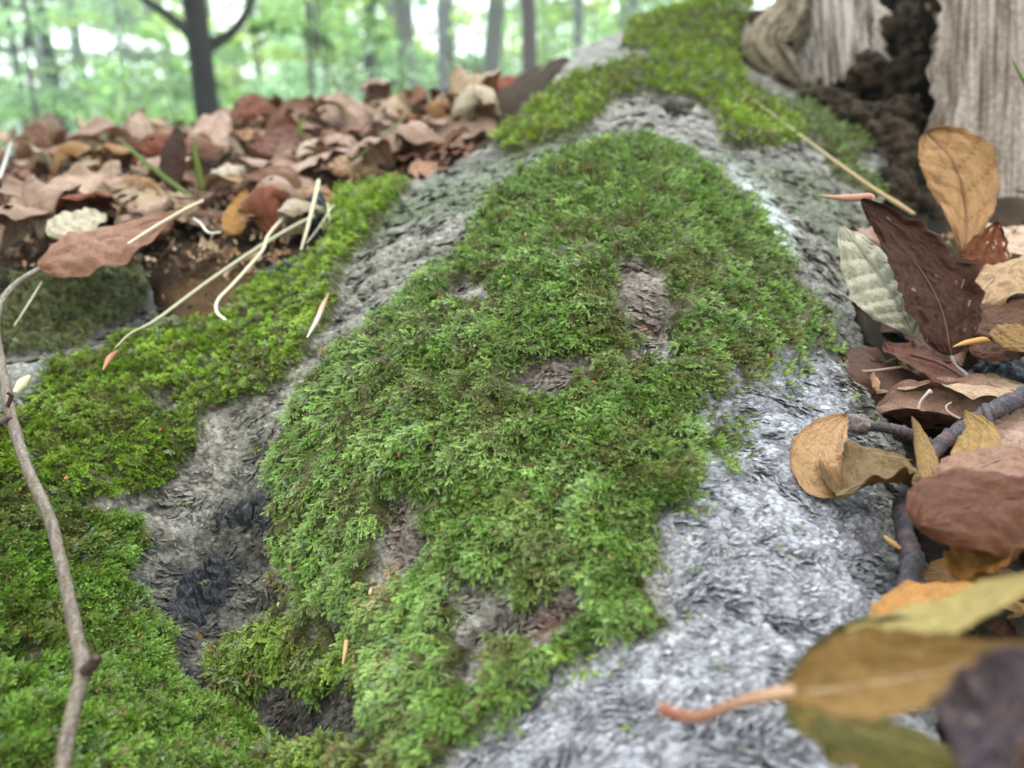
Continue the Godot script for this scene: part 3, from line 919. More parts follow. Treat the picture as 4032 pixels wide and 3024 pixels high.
func left_leaves() -> void:
	leaf({"name": "long_leaf", "label": "long pink brown leaf arched over the dark hollow, largest in the left litter", "axis": [[150, 1050, .43], [300, 970, .435], [480, 920, .45], [720, 830, .47]], "edges": [[370, 870, .455], [440, 1040, .42]], "top": lin(.40, .22, .16), "under": lin(.3, .16, .1), "vein": lin(.24, .12, .09), "curl": -.7, "wave": .05, "veins": 8., "seed": 51})
	leaf({"name": "cream_leaf", "label": "creamy white leaf resting behind the long pink brown leaf", "axis": [[190, 930, .47], [270, 890, .475], [350, 860, .48], [420, 850, .485]], "edges": [[290, 820, .50], [310, 930, .455]], "top": lin(.70, .66, .56), "under": lin(.6, .54, .44), "vein": lin(.5, .46, .38), "curl": -.3, "seed": 52})
	leaf({"name": "pale_leaf", "label": "broad pale pink leaf with a cream margin in the middle of the left litter", "axis": [[170, 740, .60], [300, 735, .60], [430, 740, .60], [560, 720, .61]], "edges": [[350, 640, .64], [370, 800, .565]], "top": lin(.62, .46, .38), "under": lin(.7, .6, .5), "vein": lin(.5, .36, .3), "curl": -.45, "wave": .14, "seed": 53})
	leaf({"name": "pale_leaf", "label": "cream scalloped leaf directly under the broad pale pink leaf", "axis": [[250, 780, .57], [350, 795, .565], [440, 790, .57], [540, 740, .58]], "edges": [[390, 740, .585], [390, 830, .55]], "top": lin(.74, .68, .58), "under": lin(.5, .4, .3), "curl": -.2, "wave": .16, "seed": 54})
	leaf({"name": "standing_leaf", "label": "dark chocolate leaf standing upright in the left litter", "axis": [[690, 760, .57], [690, 660, .575], [695, 580, .58], [700, 505, .59]], "edges": [[635, 640, .58], [745, 640, .58]], "top": DARK * 1.1, "under": DARK, "curl": .5, "fold": .2, "seed": 55})
	leaf({"name": "standing_leaf", "label": "pale pink leaf standing at the skyline just right of the dark upright leaf", "axis": [[800, 640, .74], [820, 560, .76], [850, 480, .78], [880, 425, .80]], "edges": [[755, 540, .76], [935, 530, .77]], "top": lin(.64, .48, .42), "under": PINK, "curl": -.5, "wave": .12, "seed": 56})
	leaf({"name": "red_leaf", "label": "red brown curled leaf on the skyline right of the pale standing leaf", "axis": [[930, 470, .86], [970, 420, .87], [1010, 390, .88], [1060, 440, .88]], "edges": [[980, 360, .9], [1000, 480, .85]], "top": lin(.26, .09, .05), "under": lin(.12, .06, .05), "curl": -.9, "seed": 57})
	leaf({"name": "cream_leaf", "label": "small bright cream leaf below the pale standing leaf", "axis": [[860, 715, .62], [890, 690, .625], [925, 670, .63], [965, 665, .635]], "edges": [[895, 640, .65], [920, 735, .61]], "top": lin(.80, .75, .66), "under": CREAM, "curl": -.5, "seed": 58})
	leaf({"name": "amber_leaf", "label": "amber spotted leaf hanging on edge above the bare earth", "axis": [[920, 925, .53], [925, 860, .54], [945, 800, .55], [965, 740, .56]], "edges": [[880, 840, .54], [1000, 850, .54]], "top": lin(.52, .29, .08), "under": AMBER, "spot": lin(.65, .45, .2), "curl": -.7, "seed": 59})
	leaf({"name": "rolled_leaf", "label": "tan leaf rolled into a long tube near the root's shoulder", "axis": [[1530, 610, .70], [1620, 560, .72], [1720, 500, .74], [1830, 425, .77]], "edges": [[1640, 510, .735], [1700, 600, .72]], "top": lin(.52, .36, .18), "under": lin(.46, .27, .11), "curl": -1.7, "seed": 60})
	leaf({"name": "standing_leaf", "label": "narrow pale leaf standing curled at the end of the rolled tan leaf", "axis": [[1835, 510, .80], [1835, 470, .80], [1840, 430, .80], [1845, 385, .81]], "edges": [[1810, 450, .80], [1872, 450, .80]], "top": lin(.74, .60, .52), "under": BROWN, "curl": .9, "seed": 61})
	leaf({"name": "red_leaf", "label": "red leaf drooping over its own pale stem, highest beside the root's shoulder", "axis": [[1945, 370, .88], [1985, 330, .885], [2030, 320, .89], [2085, 350, .89]], "edges": [[2005, 295, .9], [2020, 400, .87]], "top": lin(.34, .10, .05), "under": lin(.3, .12, .06), "curl": -.9, "seed": 62})
	leaf({"name": "pale_leaf", "label": "pale rib shaped leaf propped under the red drooping leaf", "axis": [[1945, 560, .80], [1965, 480, .82], [1985, 410, .84], [2005, 340, .86]], "edges": [[1945, 450, .83], [2010, 460, .83]], "top": lin(.66, .54, .42), "under": TAN, "curl": -.6, "seed": 63})
	leaf({"name": "flat_leaf", "label": "salmon pink leaf lying flat against the root below its shoulder", "axis": [[1610, 660, .60], [1680, 665, .60], [1740, 680, .60], [1800, 660, .61]], "edges": [[1690, 620, .625], [1710, 715, .575]], "top": lin(.56, .33, .24), "under": PINK, "curl": -.2, "seed": 64})
	leaf({"name": "shell_leaf", "label": "tan shell shaped leaf curled in the middle of the litter right of the straw stems", "axis": [[1290, 660, .63], [1350, 640, .635], [1420, 620, .64], [1500, 600, .65]], "edges": [[1370, 570, .665], [1400, 700, .61]], "top": lin(.58, .40, .27), "under": lin(.4, .2, .1), "curl": -.9, "wave": .1, "seed": 65})
	leaf({"name": "cream_leaf", "label": "crumpled cream leaf hanging behind the pale straw stems", "axis": [[1110, 920, .52], [1150, 860, .53], [1200, 810, .54], [1270, 770, .55]], "edges": [[1130, 800, .545], [1230, 890, .52]], "top": lin(.68, .52, .36), "under": TAN, "curl": -.6, "wave": .18, "seed": 66})
	leaf({"name": "mauve_leaf", "label": "mauve pink leaf with a dark underside on the skyline left of centre", "axis": [[1270, 500, .92], [1310, 470, .93], [1370, 440, .94], [1430, 490, .94]], "edges": [[1330, 410, .96], [1360, 530, .9]], "top": lin(.54, .40, .38), "under": BROWN, "curl": -.6, "seed": 67})
	leaf({"name": "brown_leaf", "label": "deep rust leaf crumpled in front of the mauve pink skyline leaf", "axis": [[1060, 620, .70], [1110, 570, .72], [1170, 520, .74], [1230, 530, .75]], "edges": [[1100, 510, .75], [1160, 640, .70]], "top": lin(.19, .07, .045), "under": BROWN, "curl": -.6, "wave": .14, "seed": 68})
	leaf({"name": "mauve_leaf", "label": "dusty mauve leaf pointing down beside the crumpled rust leaf", "axis": [[1150, 560, .70], [1130, 640, .69], [1110, 720, .675], [1120, 780, .66]], "edges": [[1060, 650, .68], [1190, 660, .69]], "top": lin(.38, .24, .20), "under": PINK, "curl": -.5, "seed": 69})
	leaf({"name": "rust_leaf", "label": "small dark rust leaf standing on the skyline before the grey trunks", "axis": [[1650, 470, .95], [1650, 440, .95], [1648, 420, .95], [1645, 395, .95]], "edges": [[1612, 435, .95], [1682, 430, .95]], "top": lin(.16, .06, .05), "under": BROWN, "curl": .3, "seed": 70})
	leaf({"name": "sliver_leaf", "label": "thin tan leaf edge on at the left margin of the litter", "axis": [[-40, 850, .56], [20, 820, .565], [90, 790, .57], [170, 770, .58]], "edges": [[40, 780, .58], [60, 840, .55]], "top": lin(.60, .46, .32), "under": TAN, "curl": -.3, "seed": 71})

func litter() -> void:
	var shapes := []
	for k in 9:
		var l: float = [.062, .07, .055, .066, .05, .058, .072, .06, .045][k]
		var arch: float = [.012, -.008, .02, .004, .016, -.014, .01, .024, .006][k]
		shapes.append(leaf_mesh({"axis": PackedVector3Array([Vector3(0, 0, -l * .5), Vector3(.004, arch, -l * .1), Vector3(-.003, arch * .8, l * .2), Vector3(0, -arch * .3, l * .5)]), "side": Vector3.RIGHT, "half": l * [.32, .3, .36, .28, .33, .3, .27, .31, .35][k], "curl": [.5, -.8, 1.2, -.3, .9, -1.5, .2, -1.0, .7][k], "wave": .16, "fold": .1, "top": Color(.9, .9, .9), "under": Color(.75, .72, .7), "vein": Color(.55, .5, .45), "spot": Color(.6, .5, .42), "seed": 100 + k, "nu": 30, "nv": 17, "rag": .1, "tear": [.3, 0., .15, .5, 0., .2, .4, 0., .12][k], "thick": .0001}))
	var tints := []
	for c in [[lin(.52, .36, .29), "pinkish"], [lin(.30, .15, .10), "brown"], [lin(.11, .052, .036), "dark brown"], [lin(.60, .44, .30), "tan"], [lin(.72, .62, .50), "cream"], [lin(.28, .09, .045), "rust"], [lin(.44, .24, .10), "ochre"]]:
		var m: StandardMaterial3D = M.leaf.duplicate()
		m.albedo_color = (c[0] * 1.05).linear_to_srgb()
		tints.append([m, c[1]])
	# places: pixel windows on the bank, with how many leaves
	var n := 0
	for w in [[0, 640, 620, 1010, 56, "litter around the long pink brown leaf"], [560, 440, 1250, 930, 80, "litter around the dark upright leaf"], [1150, 400, 1760, 720, 58, "litter around the rolled tan leaf"], [1700, 360, 2080, 620, 22, "litter against the root's shoulder"], [1250, 560, 1560, 760, 10, "litter around the shell shaped leaf"], [-500, 500, 0, 1000, 14, "litter at the far left edge"]]:
		for k in w[4]:
			var pxx := rng.randf_range(w[0], w[2])
			var p := hit(pxx, rng.randf_range(w[1], w[3]))
			if p.z < -1.3 or p.z > -.42: continue
			if mask(masks.root, p.x, p.z) > .25: continue
			leaf_copy(shapes, tints, p + Vector3(0, rng.randf_range(.002, .018), 0), .7, w[5], "beech leaves littering the left bank", rng.randf_range(.85, 1.05))
			n += 1
	for k in 60:
		var p := Vector3(rng.randf_range(-.75, -.16), 0, rng.randf_range(-1.5, -.8))
		p.y = ground_y(p.x, p.z)
		if mask(masks.root, p.x, p.z) > .25: continue
		leaf_copy(shapes, tints, p + Vector3(0, rng.randf_range(.004, .03), 0), 1.2, "skyline of the litter behind the bank", "beech leaves littering the left bank")
	for k in 46:
		var p := hit(rng.randf_range(3430, 4300), rng.randf_range(950, 2500))
		if mask(masks.root, p.x, p.z) > .4: continue
		leaf_copy(shapes, tints, p + Vector3(0, rng.randf_range(-.012, .004), 0), .5, "litter in the crevice right of the root", "beech leaves filling the right crevice", .75)

func leaf_copy(shapes: Array, tints: Array, p: Vector3, wild: float, place: String, group: String, size := 1.0) -> void:
	var t: Array = tints[([1, 1, 2, 2, 2, 5, 5, 6, 0, 1, 2, 3] if size < .8 else [0, 0, 0, 0, 1, 1, 2, 3, 3, 4, 5, 6])[rng.randi() % 12]]
	var kind := rng.randi() % shapes.size()
	var o := put("fallen_leaf", shapes[kind], t[0])
	var b := Basis(Vector3.UP, rng.randf() * TAU) * Basis(Vector3.RIGHT, rng.randfn(0, .45) * wild) * Basis(Vector3.BACK, rng.randfn(0, .5) * wild)
	if rng.randf() < .4: b = b * Basis(Vector3.BACK, PI)
	o.transform = Transform3D(b.scaled(Vector3.ONE * rng.randf_range(.65, 1.25) * size), p)
	tag(o, "%s %s beech leaf in the %s" % [["cupped", "arched", "curled", "flattish", "cupped", "rolled", "flattish", "humped", "curled"][kind], t[1], place], "leaf", group)

# ---------- small things ----------
func lump_mesh(r: Vector3, col: Color, col2: Color, rough: float, freq: float, seed_: int, nu := 40, nv := 28) -> ArrayMesh:
	var nz := noise(freq, FastNoiseLite.TYPE_SIMPLEX_SMOOTH, 4, seed_)
	var v := PackedVector3Array()
	var c := PackedColorArray()
	for j in nv:
		for i in nu:
			var a := -TAU * i / (nu - 1)
			var b := PI * (float(j) / (nv - 1) - .5)
			var d := Vector3(cos(b) * cos(a), sin(b), cos(b) * sin(a))
			var p := d * r
			var q := nz.get_noise_3dv(p)
			v.append(p * (1.0 + q * rough))
			c.append(col.lerp(col2, clampf(.5 + q * 1.2, 0., 1.)))
	return sheet(nu, nv, v, c)

func stem(called: String, label: String, category: String, list: Array, radii: Array, col: Color, col2: Color, group := "", material: Material = null) -> void:
	var p := pts(list)
	var o := p[0]
	for k in p.size(): p[k] -= o
	var m := put(called, plain_tube(p, radii, col, col2, 30, 7), material if material else M.stalk)
	m.position = o
	tag(m, label, category, group)

func blade(called: String, label: String, list: Array, width: float, col: Color, group := "grass blades rising from the litter") -> void:
	var p := pts(list)
	var o := p[0]
	for k in p.size(): p[k] -= o
	var m := put(called, tube(p, [width * 1.3, width * 1.3, width, width * .2], 24, 6, func(_t, _a): return 1.0, func(t, _a): return col * lerpf(.9, 1.15, t), .25), M.green)
	m.position = o
	tag(m, label, "grass blade", group)

func crust(label: String, list: Array, high: float, seed_: int, called := "fungus_crust", col := Color(.012, .012, .016), col2 := Color(.05, .05, .06), category := "fungus") -> void:
	# a lumpy crust that clings to the root's surface, with a ragged outline
	var poly := outline(list)
	var lo := poly[0]
	var hi := poly[0]
	for p in poly:
		lo = lo.min(p); hi = hi.max(p)
	lo -= Vector2(.004, .004)
	hi += Vector2(.004, .004)
	var step := .0009
	var nx := int((hi.x - lo.x) / step) + 2
	var nz := int((hi.y - lo.y) / step) + 2
	var v := PackedVector3Array()
	var c := PackedColorArray()
	var keep := PackedByteArray()
	var at0 := Vector3((lo.x + hi.x) * .5, H((lo.x + hi.x) * .5, (lo.y + hi.y) * .5), (lo.y + hi.y) * .5)
	for j in nz:
		for i in nx:
			var x := lo.x + i * step
			var z := hi.y - j * step
			var q := Vector2(x, z)
			var e := 1e9
			for k in poly.size():
				e = minf(e, q.distance_squared_to(Geometry2D.get_closest_point_to_segment(q, poly[k], poly[(k + 1) % poly.size()])))
			e = sqrt(e) * (1.0 if Geometry2D.is_point_in_polygon(q, poly) else -1.0) + n_edge.get_noise_2d(x + seed_, z) * .004
			var dome := smoothstep(-.0005, .006, e)
			var b := n_clump.get_noise_2d(x * 3.0 + seed_, z * 3.0)
			var f := n_fine.get_noise_2d(x * 1.5, z * 1.5 + seed_)
			var y := H(x, z)
			var nn := HN(x, z)
			v.append(Vector3(x, y, z) + nn * (dome * high * (1.0 + b * .8 + f * .35) + n_mid.get_noise_3d(x, y, z) * .0022 - .0015) - at0)
			c.append(col.lerp(col2, clampf(.35 + b * .7 + f * .6, 0., 1.)))
			keep.append(1 if e > -.001 else 0)
	var o := put(called, sheet(nx, nz, v, c, keep), M.crust)
	o.position = at0
	tag(o, label, category)

func twigs() -> void:
	var bark := func(t: float, a: float) -> Color:
		var k := n_big.get_noise_2d(t * 9.0, a * .25)
		return lin(.085, .07, .085).lerp(lin(.19, .095, .095), smoothstep(-.1, .35, n_big.get_noise_2d(t * 1.6, 3.0))).lerp(lin(.26, .24, .27), clampf(k, 0., .7))
	var bumps := func(t: float, a: float) -> float:
		return 1.0 + .3 * n_big.get_noise_2d(t * 4.5, sin(a) * .12) + .22 * n_big.get_noise_2d(t * 12.0, a * .2) + .18 * pow(absf(sin(t * 21.0 + 2.0 * n_big.get_noise_1d(t * 2.0))), 14.0)
	var root := thing("forked_twig", "knobbly purple grey twig forking over the pink leaf on the right", "twig", at(3675, 1770, .285))
	var o := root.position
	var add := func(called: String, list: Array, radii: Array, rings: int) -> void:
		var p := pts(list)
		for k in p.size(): p[k] -= o
		put(called, tube(p, radii, rings, 14, bumps, bark), M.twig, root)
	add.call("stem", [[4180, 1500, .305], [4032, 1560, .303], [3930, 1610, .300], [3840, 1660, .295], [3760, 1710, .290], [3690, 1760, .286], [3640, 1850, .278], [3590, 1930, .268], [3555, 2010, .258], [3565, 2110, .248], [3590, 2200, .240], [3575, 2300, .230], [3590, 2420, .22]], [.0036, .0034, .0032, .0030, .0028, .0025, .0025, .0027, .0026, .0026, .0029, .0027, .0026], 150)
	add.call("side_shoot", [[3670, 1765, .286], [3640, 1740, .287], [3570, 1705, .290], [3490, 1685, .293], [3420, 1678, .295]], [.0022, .0021, .0019, .0018, .0017], 70)
	var bud := put("bud", lump_mesh(Vector3(.0046, .0038, .0042), lin(.22, .15, .14), lin(.36, .27, .25), .25, 300.0, 4), M.twig, root)
	bud.position = at(3378, 1672, .296) - o
	add.call("stub", [[3880, 1600, .298], [3890, 1640, .292], [3905, 1680, .29]], [.0015, .0013, .0008], 12)

	var cane := thing("bramble_cane", "grey brown thorny cane running down the left edge in front of the moss", "twig", at(325, 2640, .222))
	var co := cane.position
	var ctint := func(t: float, a: float) -> Color:
		return lin(.20, .135, .09).lerp(lin(.42, .35, .29), clampf(.45 + .8 * n_big.get_noise_2d(t * 7.0, a * .25), 0., 1.)).lerp(lin(.14, .1, .09), smoothstep(.25, .6, n_big.get_noise_2d(t * 2.4, a * .1 + 30.0)))
	var cbump := func(t: float, a: float) -> float: return 1.0 + .2 * n_big.get_noise_2d(t * 7.0, sin(a) * .15) + .1 * n_big.get_noise_2d(t * 20.0, a * .2)
	var cp := pts([[150, 1060, .40], [60, 1120, .37], [0, 1200, .35], [-15, 1300, .33], [5, 1430, .315], [45, 1640, .29], [110, 1850, .272], [195, 2040, .258], [255, 2280, .243], [300, 2500, .230], [325, 2640, .222], [290, 2790, .214], [262, 2920, .208], [235, 3100, .200]])
	for k in cp.size(): cp[k] -= co
	var cane_stem := put("stem", tube(cp, [.0012, .0013, .0014, .0015, .0016, .0018, .0018, .0018, .0018, .0019, .0022, .0019, .0019, .0019], 170, 14, cbump, ctint), M.twig, cane)
	for e in [[[60, 1665, .289], [25, 1650, .286], [0, 1670, .284], .0014], [[30, 1600, .291], [45, 1560, .29], [30, 1545, .289], .0008], [[330, 2650, .221], [360, 2620, .219], [382, 2590, .218], .0017]]:
		var p := pts(e.slice(0, 3))
		for k in 3: p[k] -= co
		put("stub", tube(p, [e[3], e[3] * .95, e[3] * .8], 14, 10, cbump, func(_t, _a): return lin(.15, .09, .08)), M.twig, cane)
	var thorn := plain_tube(PackedVector3Array([Vector3.ZERO, Vector3(.0007, 0, 0), Vector3(.0016, .0001, 0)]), [.00035, .0002, .00003], lin(.45, .36, .3), lin(.2, .1, .08), 5, 6)
	for k in 26:
		var t := rng.randf_range(.36, .98)
		var th := put("thorn", thorn, M.stalk, cane_stem)
		th.position = spline(cp, t)
		th.rotation = Vector3(0, rng.randf() * TAU, rng.randf_range(-.4, .6))
		th.position += th.basis * Vector3(.0014, 0, 0)

	# buds and scales
	stem("beech_bud", "pointed pinkish bud on its broken stalk above the ragged dark leaf", "bud", [[3228, 770, .385], [3290, 778, .384], [3360, 780, .383], [3425, 776, .382], [3440, 790, .381]], [.0001, .0012, .0018, .0018, .0006], lin(.45, .24, .18), lin(.34, .15, .1))
	stem("beech_bud", "orange bud scale lying under the brown leaves at the right", "bud", [[3750, 1366, .345], [3800, 1350, .344], [3870, 1338, .343], [3900, 1345, .343]], [.0001, .0011, .0013, .0004], lin(.6, .33, .13), lin(.34, .15, .05))
	stem("beech_bud", "brown and white bud scale upright in the left moss near the mat", "bud", [[1270, 1412], [1300, 1350], [1320, 1290], [1340, 1240]], [.0003, .0011, .0012, .0004], lin(.55, .45, .4), lin(.3, .13, .06))
	stem("beech_bud", "rusty bud scale lying in the left moss below the long straw", "bud", [[436, 1545], [460, 1500], [490, 1470]], [.0003, .0016, .0005], lin(.34, .17, .1), lin(.26, .11, .06))
	stem("bud_scale", "orange scrap beside the dark gap at the bottom left of the root", "scrap", [[1505, 2912, .232], [1535, 2908, .232], [1570, 2918, .231]], [.0008, .0013, .0006], lin(.42, .14, .05), lin(.34, .1, .04))
	stem("bud_scale", "narrow straw coloured scrap hanging in the lower moss", "scrap", [[1365, 2520, .262], [1358, 2570, .26], [1350, 2615, .259]], [.0008, .0007, .0003], lin(.5, .32, .12), lin(.5, .38, .22))
	stem("bud_scale", "red brown scrap on the silvery bark near the red stalk", "scrap", [[2600, 2770, .2], [2640, 2800, .198], [2690, 2825, .196]], [.0006, .001, .0005], lin(.4, .15, .12), lin(.3, .1, .08))
	stem("bud_scale", "small orange splinter on the bark left of the forked twig's lower end", "scrap", [[3480, 2110, .243], [3510, 2135, .242], [3545, 2160, .241]], [.0004, .0008, .0005], lin(.55, .33, .12), lin(.4, .2, .08))
	stem("thin_twig", "thin brown twig crossing the dark hole below the silvery leaf", "twig", [[3365, 1464, .345], [3440, 1460, .343], [3550, 1444, .341]], [.0007, .0006, .0005], lin(.26, .17, .12), lin(.32, .22, .16))
	stem("leaf_stalk", "small knobbed stalk standing over the edge on leaf", "stalk", [[3615, 1610, .315], [3625, 1580, .315], [3650, 1550, .315], [3665, 1540, .315]], [.0006, .0005, .0005, .0011], lin(.42, .34, .3), lin(.4, .32, .28))
	stem("tendril", "curled brown tendril beside the yellowish ribbed leaf", "stalk", [[3780, 1650, .3], [3735, 1625, .302], [3725, 1600, .304], [3745, 1585, .306]], [.0006, .0005, .0004, .0003], lin(.3, .2, .18), lin(.3, .2, .18))

	# straw and grass on the left
	var straws := "dry straws fallen across the left bank"
	stem("dry_straw", "thickest pale straw standing down from the crumpled cream leaf", "straw", [[1255, 712, .51], [1235, 800, .495], [1210, 900, .480], [1185, 985, .468]], [.0013, .0012, .0011, .0007], lin(.50, .46, .31), lin(.42, .36, .25), straws)
	stem("dry_straw", "long straight straw slanting down left to the mossy bank", "straw", [[1270, 920], [1150, 985], [1000, 1080], [830, 1200], [640, 1345], [540, 1400], [480, 1460]], [.0010, .0011, .0010, .0009, .0006, .0003], lin(.46, .41, .29), lin(.34, .3, .2), straws)
	stem("dry_straw", "crooked cream straw bent twice and ending in the left moss", "straw", [[1250, 840], [1150, 925], [1090, 1000], [1070, 1060], [960, 1190], [895, 1260], [890, 1310], [930, 1345]], [.0008, .001, .001, .0009, .0009, .0009, .0009, .0008], lin(.48, .40, .27), lin(.52, .46, .35), straws)
	stem("dry_straw", "thin straw hanging from the cream leaf beside the thickest straw", "straw", [[1290, 800, .51], [1300, 880, .5], [1310, 950, .49]], [.0006, .0005, .0003], lin(.5, .46, .34), lin(.5, .46, .34), straws)
	stem("dry_straw", "thin crossing straw between the two hanging straws", "straw", [[1310, 810, .508], [1260, 890, .498], [1205, 960, .488]], [.0006, .0005, .0003], lin(.5, .46, .34), lin(.5, .46, .34), straws)
	stem("dry_straw", "tan straw lying over the long pink brown leaf", "straw", [[800, 790, .46], [720, 830, .448], [600, 900, .438], [505, 960, .43]], [.0009, .001, .0009, .0007], lin(.5, .38, .24), lin(.6, .52, .44), straws)
	stem("dry_straw", "pale bent stalk at the lower edge of the left litter", "straw", [[760, 860, .47], [790, 880, .47], [820, 915, .465], [870, 915, .465]], [.0006, .0007, .0007, .0004], lin(.66, .58, .5), lin(.66, .58, .5), straws)
	stem("dry_straw", "fine straw on the dark hollow near the cane", "straw", [[165, 1110, .43], [110, 1200, .42], [55, 1285, .41]], [.0004, .0005, .0003], lin(.5, .42, .34), lin(.4, .34, .28), straws)
	stem("dry_straw", "whitish straw at the far left margin of the litter", "straw", [[-20, 750, .6], [20, 640, .62], [45, 560, .63]], [.0014, .0012, .0008], lin(.5, .48, .44), lin(.5, .48, .44), straws)
	stem("long_stalk", "long brown stalk lying down the root from the mossy shoulder to the crevice", "stalk", [[2920, 360, .70], [3080, 480, .64], [3240, 600, .585], [3420, 730, .53], [3530, 800, .505], [3600, 845, .49]], [.0006, .0009, .0011, .0012, .0016, .0012], lin(.36, .32, .17), lin(.32, .19, .10))
	var g := lin(.34, .44, .16)
	blade("grass_blade", "grass blade slanting right to left before the dark upright leaf", [[740, 765, .54], [640, 690, .56], [540, 610, .58], [470, 545, .60]], .0020, g)
	blade("grass_blade", "grass blade standing just right of the dark upright leaf", [[795, 740, .55], [780, 660, .56], [768, 600, .57], [765, 540, .58]], .0018, lin(.26, .32, .08))
	blade("grass_blade", "grass blade leaning right over the litter's middle", [[1380, 640, .60], [1480, 560, .62], [1560, 490, .65], [1620, 430, .68]], .0018, lin(.36, .38, .2))
	blade("grass_blade", "tall pale grass blade arching at the left of the grey trunks", [[1540, 470, .9], [1570, 380, .92], [1585, 280, .94], [1560, 180, .96]], .0016, lin(.28, .38, .16))
	blade("grass_blade", "pale grass blade crossing the root's shoulder towards the sky", [[2020, 420, .82], [2090, 330, .85], [2160, 240, .88], [2230, 160, .92]], .0022, lin(.4, .48, .24))
	blade("grass_blade", "short green grass blade curling in front of the rust leaf", [[1215, 560, .72], [1180, 520, .73], [1185, 480, .74], [1215, 445, .75]], .0014, lin(.28, .34, .06))
	blade("grass_blade", "thin stem arching to the left of the tall pale blade", [[1820, 420, .95], [1790, 280, .98], [1730, 170, 1.0], [1640, 90, 1.02]], .0011, lin(.22, .28, .14))
	blade("grass_blade", "green blade entering at the right edge before the stump wood", [[4090, 420, .46], [4030, 320, .465], [3975, 215, .47]], .0016, lin(.2, .3, .07), "")
	blade("grass_blade", "small green sprig at the right edge low on the stump wood", [[4080, 770, .5], [4020, 755, .5], [3985, 745, .5]], .0025, lin(.12, .26, .07), "")
	for k in 22:
		var x := rng.randf_range(150, 2000)
		var p := hit(x, rng.randf_range(560, 720) if x < 900 else rng.randf_range(470, 600))
		if mask(masks.root, p.x, p.z) > .3: continue
		var a := Vector3(rng.randf_range(-.06, .06), rng.randf_range(.04, .10), rng.randf_range(-.05, .02))
		blade("grass_blade", "thin green grass blade among the leaves of the left bank", [p - Vector3(0, .01, 0), p + a * .5 + Vector3(0, .015, 0), p + a, p + a * 1.5 - Vector3(0, .02, 0)], rng.randf_range(.0006, .0011), lin(.22, .3, .10).lerp(lin(.4, .38, .24), rng.randf()), "thin grass blades among the leaves")

	# crumbs of litter, uncountable
	var chips := []
	var list := []
	for w in [[3430, 950, 4300, 2500, 900], [0, 600, 2050, 1080, 1500], [560, 1000, 1150, 1260, 110]]:
		for k in w[4]:
			var p := hit(rng.randf_range(w[0], w[2]), rng.randf_range(w[1], w[3]))
			if mask(masks.root, p.x, p.z) > .45 or p.z < -1.3 or mask(masks.dark, p.x, p.z) > .5: continue
			var b := Basis.from_euler(Vector3(rng.randf_range(-.8, .8), rng.randf() * TAU, rng.randf_range(-.8, .8))).scaled(Vector3(rng.randf_range(.3, 1.), 1., rng.randf_range(.3, 1.2)) * rng.randf_range(.0015, .004 if w[4] == 110 else .010))
			list.append([Transform3D(b, p + Vector3(0, rng.randf_range(0, .005), 0)), [lin(.26, .15, .09), lin(.13, .07, .045), lin(.42, .3, .2), lin(.22, .12, .06), lin(.05, .035, .03)][rng.randi() % 5] * rng.randf_range(.8, 1.2)])
	var cv := PackedVector3Array()
	var cc := PackedColorArray()
	for j in 5:
		for i in 6:
			cv.append(Vector3((i - 2.5) * .2, sin(i * 1.3) * .12 + cos(j * 1.7) * .08, -(j - 2.0) * .22 * (1.0 - .1 * absf(i - 2.5))))
			cc.append(Color.WHITE)
	var crumbs := scatter("leaf_crumbs", sheet(6, 5, cv, cc), M.stalk, list)
	tag(crumbs, "crumbs of broken brown leaves strewn through both litter beds", "leaf litter", "", "stuff")

func stones() -> void:
	var s := put("black_lump", lump_mesh(Vector3(.016, .009, .012), lin(.01, .01, .015), lin(.05, .05, .07), .3, 160.0, 9, 60, 40), M.crust)
	s.position = at(3960, 1490, .372)
	tag(s, "blue black lump lying in the shade of the right leaves", "stone")
	s = put("grey_stone", lump_mesh(Vector3(.026, .014, .02), lin(.20, .2, .17), lin(.32, .31, .27), .15, 60.0, 10, 50, 34), M.bark)
	s.position = at(105, 1545, .398)
	tag(s, "smooth grey stone at the left edge behind the cane", "stone")
	stem("leaf_scrap", "small cream leaf scrap lying on the grey stone", "scrap", [[60, 1545, .367], [90, 1510, .369], [120, 1480, .371]], [.0012, .0026, .0008], lin(.66, .54, .38), lin(.66, .54, .38))
	s = put("dark_lump", lump_mesh(Vector3(.020, .009, .008), lin(.014, .016, .022), lin(.05, .055, .07), .3, 120.0, 12, 50, 34), M.crust)
	s.position = at(1090, 1115, .468)
	s.rotation.z = .6
	tag(s, "blue black lump under the crooked straw beside the bare earth", "stone")
	s = put("dark_lump", lump_mesh(Vector3(.008, .020, .012), lin(.012, .014, .02), lin(.05, .055, .07), .25, 120.0, 14, 50, 34), M.crust)
	s.position = at(1250, 880, .53)
	tag(s, "dark slate piece showing between the hanging straws", "stone")
	s = put("snail_shell", lump_mesh(Vector3(.006, .004, .005), lin(.14, .1, .07), lin(.22, .17, .12), .2, 250.0, 15), M.crust)
	s.position = at(1175, 1120, .455)
	tag(s, "small round brown crumb in a dusty web right of the dark lump", "seed")

